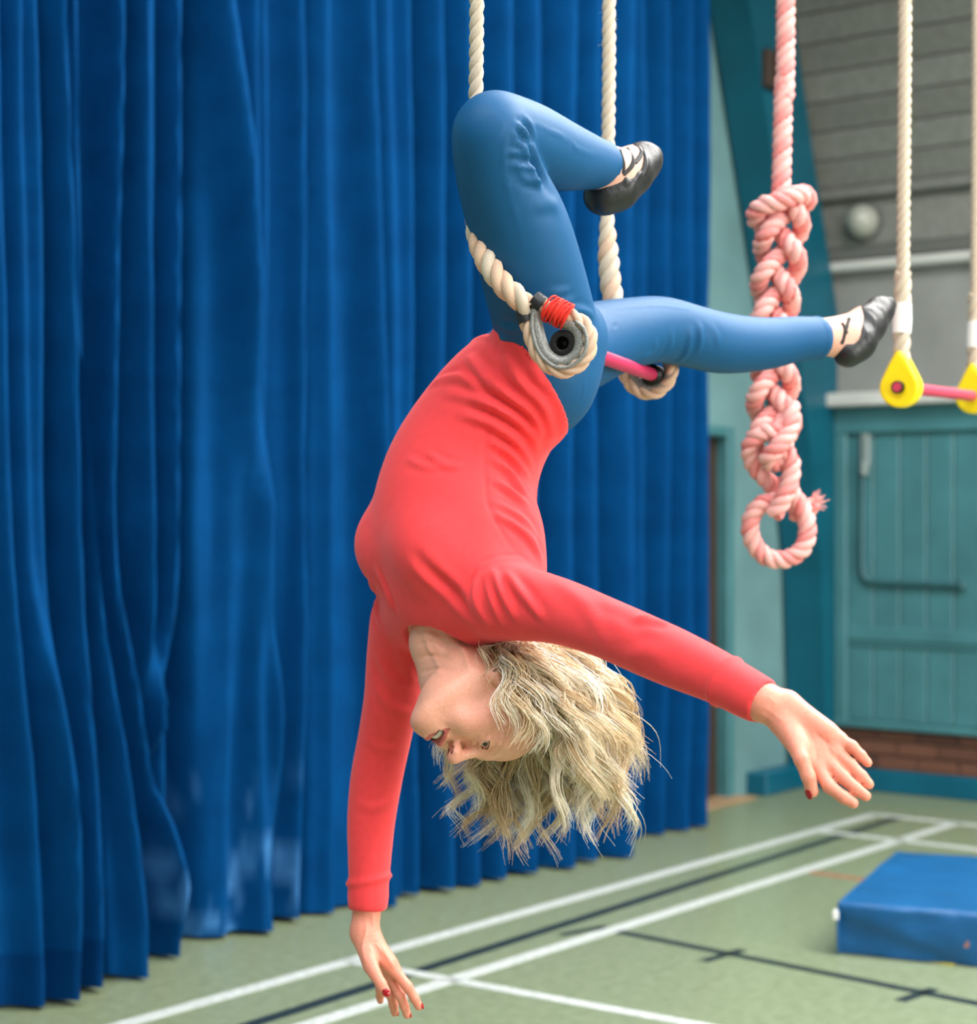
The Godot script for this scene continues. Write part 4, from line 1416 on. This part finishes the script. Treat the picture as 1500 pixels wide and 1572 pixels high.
func hair(w: Node3D, back: Transform3D) -> void:
	var hg := RandomNumberGenerator.new()
	hg.seed = 91
	var b := Build.new()
	var sc := HP(0, 0.032, -0.020)
	var rad := Vector3(0.077, 0.090, 0.100)
	var shades := [c255(212, 180, 136), c255(230, 206, 168), c255(242, 224, 192), c255(248, 236, 212), c255(252, 244, 228), c255(254, 250, 240)]
	var clumps := 330
	var made := 0
	while made < clumps:
		var dv := Vector3(hg.randfn(), hg.randfn(), hg.randfn()).normalized()     # on the skull: r, u, f
		if dv.z > 0.50 - 0.25 * dv.y or (dv.z > 0.15 and dv.y < 0.25) or dv.y < (-0.55 if dv.x > 0.4 and dv.z < 0.1 else -0.42) or (dv.x < 0.0 and dv.y < -0.1):
			continue
		made += 1
		var root := HP(dv.x * rad.x, 0.032 + dv.y * rad.y, -0.020 + dv.z * rad.z)
		var nrm := (hr * (dv.x / rad.x) + hu * (dv.y / rad.y) + hf * (dv.z / rad.z)).normalized()
		var len := hg.randf_range(0.17, 0.255)
		if dv.y < 0.0:
			len *= 0.72
		var ph := hg.randf() * TAU
		var wave := hg.randf_range(0.6, 1.25)
		var turns := hg.randf_range(7.0, 11.0)
		var side := nrm.cross(Vector3.DOWN).normalized()
		var sway := Vector3(hg.randf_range(-0.20, 0.34), 0, hg.randf_range(-0.25, 0.30))
		if dv.x < -0.2:
			sway.x -= 0.45                                # far side swings out past the face
		if dv.y < -0.2:
			sway.x -= 0.12                                # curls over the near cheek
		if dv.y > 0.5:
			sway.x += 0.12
		var tone := hg.randf()
		# the middle line of the lock
		var line := PackedVector3Array()
		var p := root - nrm * 0.004
		var v := (nrm * 1.0 - hf * 0.25 + hu * 0.2).normalized()
		var steps := 15
		for i in steps + 1:
			line.append(p)
			var t := float(i) / steps
			var pull := (Vector3.DOWN + sway * (1.15 - t * 0.4)).normalized()
			v = v.lerp(pull, 0.20 + 0.12 * t).normalized()
			var grow := smoothstep(0.05, 0.45, t)
			var q := p + (v + side * sin(ph + t * turns) * wave * grow + nrm * cos(ph + t * turns) * wave * 0.6 * grow) * (len / steps)
			var e := Vector3((q - sc).dot(hr) / rad.x, (q - sc).dot(hu) / rad.y, (q - sc).dot(hf) / rad.z)
			if e.length() < 1.06:
				e = e.normalized() * 1.06
				q = sc + hr * (e.x * rad.x) + hu * (e.y * rad.y) + hf * (e.z * rad.z)
			var na := B(684, 960, -0.03)                     # keep off the neck
			var nab := HP(0, -0.035, -0.025) - na
			var nt := clampf((q - na).dot(nab) / nab.length_squared(), 0.0, 1.0)
			var away := q - na - nab * nt
			if away.length() < 0.070:
				q = na + nab * nt + away.normalized() * 0.070
			if q.y > hc.y + 0.085:
				q.y = hc.y + 0.085
			p = q
		var thick := hg.randf_range(0.008, 0.014)
		for s in 34:
			var off := Vector3(hg.randfn(), hg.randfn(), hg.randfn()) * thick * 0.6
			var loose := 0.006 if s < 32 else 0.020
			var flare := Vector3(hg.randfn(), hg.randfn() * 0.6, hg.randfn()) * loose
			var cut := hg.randf_range(0.78, 1.0)
			var path := PackedVector3Array()
			var rs := PackedFloat32Array()
			var wph := hg.randf() * TAU
			for i in steps + 1:
				var t := float(i) / steps * cut * steps
				var k := mini(int(t), steps - 1)
				var tt := float(i) / steps
				var q := line[k].lerp(line[k + 1], t - k) + off * (0.55 + 0.6 * sin(PI * minf(tt + 0.15, 1.0))) * (1.0 - 0.62 * tt) + flare * tt * tt
				q += side * sin(wph + tt * 9.0) * 0.0014
				path.append(q)
				rs.append(0.00078 * (1.0 - 0.75 * tt * tt))
			var cv: Color = shades[int(clampf(tone * 5.0 + hg.randfn() * 1.1, 0.0, 5.99))]
			b.tint = cv.srgb_to_linear()
			b.tube(path, rs, 3, false)
	# close cap of short hair over the scalp
	b.tint = c255(206, 178, 138).srgb_to_linear()
	var n0 := b.v.size()
	var rows := []
	for i in 21:
		var a := PI * i / 20.0
		var row := []
		for j in 40:
			var g := TAU * j / 40.0
			var e := Vector3(sin(a) * cos(g), cos(a), sin(a) * sin(g))
			var out := 1.02
			if e.z > 0.50 - 0.25 * e.y or (e.z > 0.15 and e.y < 0.25) or e.y < -0.6:
				out = 0.80
			row.append(sc + (hr * -e.x * rad.x + hu * e.y * rad.y + hf * e.z * rad.z) * out)
		rows.append(row)
	b.grid(rows, true)
	for i in range(n0, b.v.size()):
		b.n[i] = (b.v[i] - sc).normalized()
	part(w, "hair", b.mesh(true), M.hair, back)

# ---------------------------------------------------------------- trapeze
func on_plane(x: float, y: float, c: Vector3, n: Vector3) -> Vector3:     # the point of a plane that is seen at x, y
	var eye := Vector3(0, EYE, 0)
	var d := at(x, y, 1.0) - eye
	return eye + d * ((c - eye).dot(n) / d.dot(n))

func flat_path(pts: Array, c: Vector3, n: Vector3, per := 8) -> PackedVector3Array:
	var ps := []
	for p in pts:
		ps.append(on_plane(p[0], p[1], c, n))
	return spline(ps, per)

func pipe_end(r: float, hole: float, len: float) -> ArrayMesh:
	return lathe([Vector2(0.0, -hole * 2.0), Vector2(hole, -hole * 2.0), Vector2(hole, -0.001), Vector2(hole + 0.0015, 0.0), Vector2(r - 0.002, 0.0), Vector2(r, -0.002), Vector2(r, -len), Vector2(0.0, -len)], 28)

func build_trapeze() -> void:
	var a := B(864, 527, 0.185)
	var z := B(1003, 576, -0.45)
	var dir := (z - a).normalized()
	var t := thing("trapeze", "trapeze with red taped bar hung on two spliced cream ropes, holding the woman", "trapeze")
	part(t, "bar", Build.new().tube(PackedVector3Array([a + dir * 0.03, z]), PackedFloat32Array([0.0122]), 20).mesh(), M.bar_tape)
	var face := Basis(Vector3.UP.cross(-dir).normalized(), (-dir).cross(Vector3.UP.cross(-dir).normalized()), -dir)
	part(t, "pipe_end", pipe_end(0.0205, 0.0100, 0.05), M.black_steel, Transform3D(face, a - dir * 0.004))
	part(t, "pipe_end", pipe_end(0.0200, 0.0095, 0.05), M.black_steel, Transform3D(Basis(-face.x, face.y, -face.z), z + dir * 0.03))
	# near eye
	part(t, "thimble", Build.new().tube(flat_path([[826, 472], [822, 486], [825, 506], [832, 530], [843, 547], [858, 556], [874, 554], [887, 543], [892, 527], [889, 511], [879, 500], [864, 494], [848, 488]], a, dir), PackedFloat32Array([0.0105]), 12, true, 1.0, dir).mesh(), M.thimble)
	part(t, "thimble_lip", Build.new().tube(flat_path([[818, 482], [817, 504], [824, 532], [837, 552], [856, 564], [876, 562], [893, 549], [901, 528], [897, 506], [884, 493]], a - dir * 0.012, dir), PackedFloat32Array([0.0034]), 8).mesh(), M.thimble)
	var eye := part(t, "eye_splice", null, M.rope_cream, Transform3D(Basis(), on_plane(864, 567, a, dir)))
	eye.mesh = ring_core(flat_path([[803, 478], [812, 505], [822, 536], [838, 558], [860, 569], [882, 564], [899, 548], [906, 526], [902, 505], [888, 491], [868, 482], [846, 474], [828, 466]], a, dir), 0.0085, eye.position)
	lay_rope_at(eye, flat_path([[803, 478], [812, 505], [822, 536], [838, 558], [860, 569], [882, 564], [899, 548], [906, 526], [902, 505], [888, 491], [868, 482], [846, 474], [828, 466]], a, dir), 0.0125, 0.075, [M.rope_cream])
	# whipping of red twine
	var wa := on_plane(845, 474, a, dir) - dir * 0.004
	var wb := on_plane(872, 487, a, dir) - dir * 0.004
	var wh := part(t, "whipping", Build.new().tube(PackedVector3Array([wa, wb]), PackedFloat32Array([0.0165]), 16).mesh(), M.red_twine)
	for k in 10:
		var c := wa.lerp(wb, k / 9.0)
		var ax := (wb - wa).normalized()
		var ring := PackedVector3Array()
		var u := ax.cross(dir).normalized()
		for j in 21:
			ring.append(c + (u * cos(TAU * j / 20.0) * 1.25 + dir * sin(TAU * j / 20.0)) * 0.0168 + ax * 0.004 * sin(TAU * j / 20.0 + k))
		part(wh, "turn", Build.new().tube(ring, PackedFloat32Array([0.0018]), 6, false).mesh(), M.red_twine)
	for s in [[[820, 460], [834, 470], 0.0150], [[799, 483], [812, 491], 0.0140]]:
		var pa := on_plane(s[0][0], s[0][1], a, dir)
		var pb := on_plane(s[1][0], s[1][1], a, dir)
		if s[2] < 0.0145:
			pa = on_plane(803, 478, a, dir)
			pb = on_plane(809, 495, a, dir)
		part(t, "tape", Build.new().tube(PackedVector3Array([pa, pb]), PackedFloat32Array([s[2]]), 18).mesh(), M.black_tape)
	# near rope: thick splice above the eye, plain laid rope up to the beam
	var r1 := thing_part(t, "rope")
	var low := on_plane(812, 474, a, dir)
	var near_path := spline([low, B(796, 458, 0.172), B(772, 436, 0.165), B(748, 402, 0.15), B(733, 362, 0.13), B(727, 320, 0.11), B(727, 270, 0.09), B(729, 200, 0.095), B(731, 120, 0.11), B(732, 0, 0.13)], 8)
	var np := PackedVector3Array(near_path)
	lay_rope_at(r1, np.slice(0, 46), 0.0185, 0.080, [M.rope_cream, M.rope_white, M.rope_cream], 0.006, true)
	np = np.slice(44)
	np.append(Vector3(np[-1].x, 4.95, np[-1].z))
	lay_rope_at(r1, np, 0.0118, 0.062, [M.rope_white], 0.006)
	# far eye and rope
	var cf := z
	part(t, "thimble", Build.new().tube(flat_path([[982, 536], [972, 556], [974, 578], [986, 593], [1004, 597], [1020, 588], [1028, 570], [1022, 550]], cf, dir), PackedFloat32Array([0.0105]), 12, true, 1.0, dir).mesh(), M.thimble)
	var eye2 := part(t, "eye_splice", null, M.rope_cream, Transform3D(Basis(), on_plane(1003, 600, cf, dir)))
	var rf := flat_path([[962, 520], [956, 545], [958, 572], [972, 594], [994, 604], [1015, 598], [1030, 578], [1030, 556], [1018, 535], [996, 518], [978, 506]], cf, dir)
	eye2.mesh = ring_core(rf, 0.0085, eye2.position)
	lay_rope_at(eye2, rf, 0.0130, 0.075, [M.rope_cream])
	var r2 := thing_part(t, "rope")
	var fp := spline([on_plane(972, 516, cf, dir), B(955, 492, -0.462), B(942, 460, -0.465), B(936, 420, -0.47), B(933, 370, -0.475), B(932, 330, -0.48), B(933, 280, -0.48), B(934, 200, -0.48), B(935, 100, -0.48), B(935, 0, -0.48)], 8)
	lay_rope_at(r2, PackedVector3Array(fp).slice(0, 44), 0.0205, 0.085, [M.rope_white, M.rope_cream, M.rope_white], 0.007, true)
	fp = PackedVector3Array(fp).slice(42)
	fp.append(Vector3(fp[-1].x, 4.95, fp[-1].z))
	lay_rope_at(r2, fp, 0.0132, 0.068, [M.rope_white], 0.007)
	# the beam above
	var rb := thing("rigging_beam", "grey steel rigging beam across the roof, out of view", "beam")
	var b0 := Vector3(np[-1].x, 5.0, np[-1].z)
	var b1 := Vector3(fp[-1].x, 5.0, fp[-1].z)
	part(rb, "beam", Build.new().tube(PackedVector3Array([b0 - (b1 - b0) * 2.5, b1 + (b1 - b0) * 3.0]), PackedFloat32Array([0.05]), 12).mesh(), M.steel)

func thing_part(parent: Node3D, called: String) -> Node3D:
	var o := Node3D.new()
	o.name = called
	parent.add_child(o, true)
	return o

func ring_core(path: PackedVector3Array, r: float, origin: Vector3) -> ArrayMesh:
	var q := PackedVector3Array()
	for p in path:
		q.append(p - origin)
	return Build.new().tube(q, PackedFloat32Array([r]), 8).mesh()

func lay_rope_at(parent: Node3D, path: PackedVector3Array, radius: float, pitch: float, ms: Array, step := 0.006, taper := false, strands := 3) -> void:
	var p := resample(path, step)
	var n := p.size()
	var t0 := (p[1] - p[0]).normalized()
	var u := t0.cross(Vector3.RIGHT if absf(t0.x) < 0.9 else Vector3.UP).normalized()
	var us := PackedVector3Array()
	var ws := PackedVector3Array()
	for i in n:
		var t := (p[mini(i + 1, n - 1)] - p[maxi(i - 1, 0)]).normalized()
		u = (u - t * u.dot(t)).normalized()
		us.append(u)
		ws.append(t.cross(u))
	var shift := parent.position if parent is MeshInstance3D else Vector3.ZERO
	for s in strands:
		var q := PackedVector3Array()
		var rr := PackedFloat32Array()
		for i in n:
			var f := float(i) / (n - 1)
			var r := radius * (1.0 if not taper else lerpf(1.0, 0.60, smoothstep(0.55, 1.0, f)))
			var g := TAU * (i * step / pitch + float(s) / strands)
			q.append(p[i] + (us[i] * cos(g) + ws[i] * sin(g)) * r * 0.50 - shift)
			rr.append(r * 0.54)
		part(parent, "strand", Build.new().tube(q, rr, 8).mesh(), ms[s % ms.size()])
	if ms[0] == M.rope_white and n > 40:                    # loose fibres standing off the lay
		var fz := RandomNumberGenerator.new()
		fz.seed = n
		var fb := Build.new()
		for k in int(n * step * 45.0):
			var i := fz.randi_range(1, n - 2)
			var g := fz.randf() * TAU
			var out := us[i] * cos(g) + ws[i] * sin(g)
			var a := p[i] + out * radius * 0.9
			var e := a + out * fz.randf_range(0.003, 0.009) + Vector3(fz.randfn(), fz.randfn(), fz.randfn()) * 0.004
			fb.tube(PackedVector3Array([a, a.lerp(e, 0.5) + Vector3(0, 0.001, 0), e]), PackedFloat32Array([0.0004, 0.0003, 0.0002]), 3, false)
		part(parent, "loose_fibres", fb.mesh(), ms[0]).set_meta("kind", "stuff")
	if ms[0] == M.rope_pale:                                # red yarn lying in one groove
		var yarn := PackedVector3Array()
		for i in n:
			var g := TAU * (i * step / pitch + 0.5 / strands)
			yarn.append(p[i] + (us[i] * cos(g) + ws[i] * sin(g)) * radius * 0.74 - shift)
		part(parent, "yarn", Build.new().tube(yarn, PackedFloat32Array([radius * 0.16]), 5).mesh(), M.rope_red)

# ---------------------------------------------------------------- knotted pink rope
func build_knotted_rope() -> void:
	var D := 4.3
	var o := thing("knotted_rope", "thick pink rope hanging in a chain of knots with a loop at its end", "rope")
	var top := at(1206, 0, D)
	var ms := [M.rope_pale, M.rope_pink, M.rope_pale]
	var P := func_points([[1206, 0, 0], [1203, 120, 0], [1201, 220, 0], [1199, 292, 0], [1196, 330, -0.02]], D)
	P.insert(0, Vector3(top.x, 4.95, top.z))
	lay_rope_at(o, spline(P, 10), 0.0225, 0.072, ms, 0.010)
	# collar of the first knot
	lay_rope_at(o, spline(func_points([[1180, 352, -0.03], [1160, 336, 0.0], [1168, 318, 0.035], [1200, 308, 0.05], [1230, 298, 0.035], [1240, 308, 0.0], [1222, 318, -0.04]], D), 8), 0.0225, 0.072, ms, 0.008)
	# chain: three bights plaited through one another
	var ys := 318.0
	var ye := 690.0
	for k in 3:
		var ps := []
		for i in 25:
			var f := i / 24.0
			var y := lerpf(ys, ye, f)
			var cx := 1203.0 - 14.0 * smoothstep(0.0, 0.5, f) - 2.0 * f
			var g := f * TAU * 2.05 + TAU * k / 3.0 + 0.6
			var amp := 27.0 + 3.0 * sin(f * 9.0)
			ps.append(at(cx + amp * sin(g), y, D - 0.034 * sin(2.0 * g)))
		lay_rope_at(o, spline(ps, 4), 0.0215, 0.072, ms, 0.010)
	# lower knot: a ring on the left, a strand down on the right
	lay_rope_at(o, spline(func_points([[1205, 640, 0.02], [1195, 662, 0.045], [1172, 664, 0.04], [1152, 684, 0.02], [1156, 712, 0.0], [1176, 736, -0.01], [1194, 758, -0.02], [1196, 775, -0.03]], D), 8), 0.0215, 0.072, ms, 0.008)
	lay_rope_at(o, spline(func_points([[1214, 620, 0.03], [1212, 660, 0.055], [1192, 690, 0.065], [1178, 704, 0.05], [1190, 712, 0.03], [1212, 700, 0.04], [1214, 735, 0.045], [1203, 765, 0.05], [1188, 790, 0.045]], D), 8), 0.0215, 0.072, ms, 0.008)
	# end loop and frayed tail
	lay_rope_at(o, spline(func_points([[1192, 770, 0.02], [1168, 775, 0.025], [1152, 800, 0.02], [1156, 832, 0.015], [1178, 856, 0.015], [1208, 858, 0.015], [1232, 842, 0.015], [1240, 812, 0.01], [1232, 782, 0.0], [1216, 758, -0.01], [1206, 735, 0.0]], D), 8), 0.0215, 0.072, ms, 0.008)
	lay_rope_at(o, spline(func_points([[1215, 790, -0.03], [1238, 785, -0.02], [1250, 772, -0.01]], D), 8), 0.0200, 0.07, ms, 0.008)
	var fr := RandomNumberGenerator.new()
	fr.seed = 4
	var b := Build.new()
	for k in 60:
		var s := at(1250 + fr.randfn() * 4.0, 772 + fr.randfn() * 5.0, D + 0.01 + fr.randfn() * 0.006)
		var d := Vector3(fr.randf_range(0.004, 0.02), fr.randf_range(0.0, 0.02), fr.randfn() * 0.008)
		b.tube(PackedVector3Array([s, s + d * 0.6, s + d + Vector3(0, -0.003, 0)]), PackedFloat32Array([0.0012]), 4, false)
	part(o, "frayed_end", b.mesh(), M.rope_pale)

func func_points(rows: Array, depth: float) -> Array:
	var out := []
	for r in rows:
		out.append(at(r[0], r[1], depth - r[2]))
	return out

# ---------------------------------------------------------------- second trapeze
func build_second_trapeze() -> void:
	var D := 4.3
	var a := at(1384, 595, D)
	var z := at(1496, 608, D + 0.55)
	var dir := (z - a).normalized()
	var t := thing("trapeze", "second trapeze with yellow teardrop fittings and pink bar at the right edge", "trapeze")
	part(t, "bar", Build.new().tube(PackedVector3Array([a - dir * 0.035, z + dir * 0.03]), PackedFloat32Array([0.0135]), 18).mesh(), M.bar_pink)
	var side := Vector3.UP.cross(-dir).normalized()
	part(t, "pipe_end", pipe_end(0.0145, 0.0105, 0.03), M.black_steel, Transform3D(Basis(side, (-dir).cross(side), -dir), a - dir * 0.036))
	for e in [[a, 0], [z, 1]]:
		var c: Vector3 = e[0]
		var up := (Vector3.UP - dir * dir.y).normalized()
		var rows := []
		var rim := []
		for p in [[-0.020, 0.62], [-0.022, 0.86], [-0.018, 0.97], [-0.010, 1.0], [0.010, 1.0], [0.018, 0.97], [0.022, 0.86], [0.020, 0.62]]:
			var row := []
			for j in 40:
				var g := TAU * j / 40.0
				var rr: float = 0.0465 * p[1]
				var stretch: float = 1.0 + 0.85 * pow(maxf(0.0, sin(g)), 3.0) * p[1]
				row.append(c + up * (sin(g) * rr * stretch) + side * (cos(g) * rr * (1.0 - 0.18 * pow(maxf(0.0, sin(g)), 2.0))) + dir * p[0])
			rows.append(row)
		for e2 in [0, 7]:
			rim.append(rows[e2])
		var b := Build.new().grid(rows, true)
		for r2 in rim:
			b.poly(r2, -dir if r2 == rim[0] else dir)
		part(t, "teardrop_fitting", b.mesh(), M.yellow)
		var top := c + up * 0.062
		var rope := thing_part(t, "rope")
		var s := -1.0 if e[1] == 0 else 1.0
		lay_rope_at(rope, PackedVector3Array([top, top + Vector3(0.001, 0.03, 0), top + Vector3(0.003, 0.15, 0), top + Vector3(0.004, 0.2, 0)]), 0.0195, 0.10, [M.rope_white], 0.008)
		var up2 := top + Vector3(0.004, 0.19, 0)
		lay_rope_at(rope, PackedVector3Array([up2, up2 + Vector3(0.005, 0.6, 0), Vector3(up2.x + 0.006, 4.95, up2.z)]), 0.0152, 0.07, [M.rope_white], 0.008)
		part(t, "tape", Build.new().tube(PackedVector3Array([top + Vector3(0.001, 0.062, 0), top + Vector3(0.002, 0.09, 0), top + Vector3(0.003, 0.13, 0)]), PackedFloat32Array([0.0205, 0.0215, 0.0200]), 18).mesh(), M.white_tape)
	var rb := thing("rigging_beam", "second grey steel rigging beam further from the camera, out of view", "beam")
	part(rb, "beam", Build.new().tube(PackedVector3Array([Vector3(-1.0, 5.0, -4.35), Vector3(4.5, 5.0, -4.35)]), PackedFloat32Array([0.05]), 12).mesh(), M.steel)

# ---------------------------------------------------------------- landing mat
func build_mat() -> void:
	var c := Vector3(1.142, 0, -6.19)
	var ex := Vector3(0.92, 0, 0.39).normalized()
	var ez := Vector3(ex.z, 0, -ex.x)                     # away from the camera
	if ez.z > 0.0:
		ez = -ez
	var o := thing("crash_mat", "thick blue vinyl crash mat lying on the green floor", "mat", Transform3D(Basis(ex, Vector3.UP, -ez), c))
	var nz := FastNoiseLite.new()
	nz.seed = 12
	nz.frequency = 2.2
	var L := 2.0
	var H := 0.175
	var Dp := 1.0
	var prof := []                                        # from the front foot over the top to the back foot: y, z, side (0 front, 1 top, 2 back)
	for k in 9:
		prof.append([0.004 + (H - 0.024) * k / 8.0, 0.0])
	for k in [1, 2, 3]:
		var g: float = PI / 2 * k / 4.0
		prof.append([H - 0.02 + 0.02 * sin(g), -0.02 + 0.02 * cos(g)])
	for k in 13:
		prof.append([H, -0.02 - (Dp - 0.04) * k / 12.0])
	for k in 9:
		prof.append([(H - 0.02) * (1.0 - k / 8.0) + 0.004, -Dp])
	var rows := []
	for p in prof:
		var row := []
		for j in 61:
			var x := L * j / 60.0
			var y: float = p[0]
			var z: float = p[1]
			var w := nz.get_noise_2d(x * 1.6, z * 1.6 + y * 4.0)
			if z > -0.025:                                # front: the cover sags in a corner fold
				var fold := y - (H - 0.03 - 0.30 * x)
				z += 0.010 * w - 0.014 * smoothstep(0.0, 0.035, -fold) * smoothstep(0.8, 0.3, x) + 0.006 * sin(x * 5.0)
			elif z < -Dp + 0.01:
				z += 0.004 * w
			else:
				y += 0.006 * w + 0.004 * sin(z * 6.0)
			if j == 0:
				x += 0.008
			row.append(Vector3(x, y, z))
		rows.append(row)
	var b := Build.new().grid(rows)
	part(o, "cover", b.mesh(), M.mat_cover)
	for e in [0, 60]:
		var ring := []
		var left := []
		for i in rows.size():
			left.append(rows[i][e])
		# side panel built from rows of points so that it can bulge
		var bl := Build.new()
		var sr := []
		for i in 9:
			var row := []
			var f := i / 8.0
			for k in 13:
				var q := k / 12.0
				var x := (0.008 if e == 0 else L) + (-1.0 if e == 0 else 1.0) * 0.014 * sin(PI * f) * sin(PI * q)
				row.append(Vector3(x, lerpf(0.004, H - 0.006 if k > 0 and k < 12 else H - 0.02, f), -Dp * q))
			sr.append(row)
		bl.grid(sr)
		part(o, "side_panel", bl.mesh(), M.mat_cover)
	part(o, "seam", Build.new().tube(spline([Vector3(0.006, 0.01, 0.002), Vector3(0.004, 0.09, 0.003), Vector3(0.006, H - 0.02, 0.001), Vector3(0.01, H - 0.004, -0.03), Vector3(0.01, H - 0.002, -0.4), Vector3(0.01, H - 0.004, -0.9)], 8), PackedFloat32Array([0.005]), 8).mesh(), M.mat_cover)
	part(o, "label_tag", box(Vector3(-0.012, 0.115, -0.03), Vector3(0.006, 0.145, 0.012), 0.003), M.white_tape)
	part(o, "sticker", box(Vector3(0.405, 0.06, 0.0), Vector3(0.425, 0.085, 0.008), 0.002), M.orange_line)
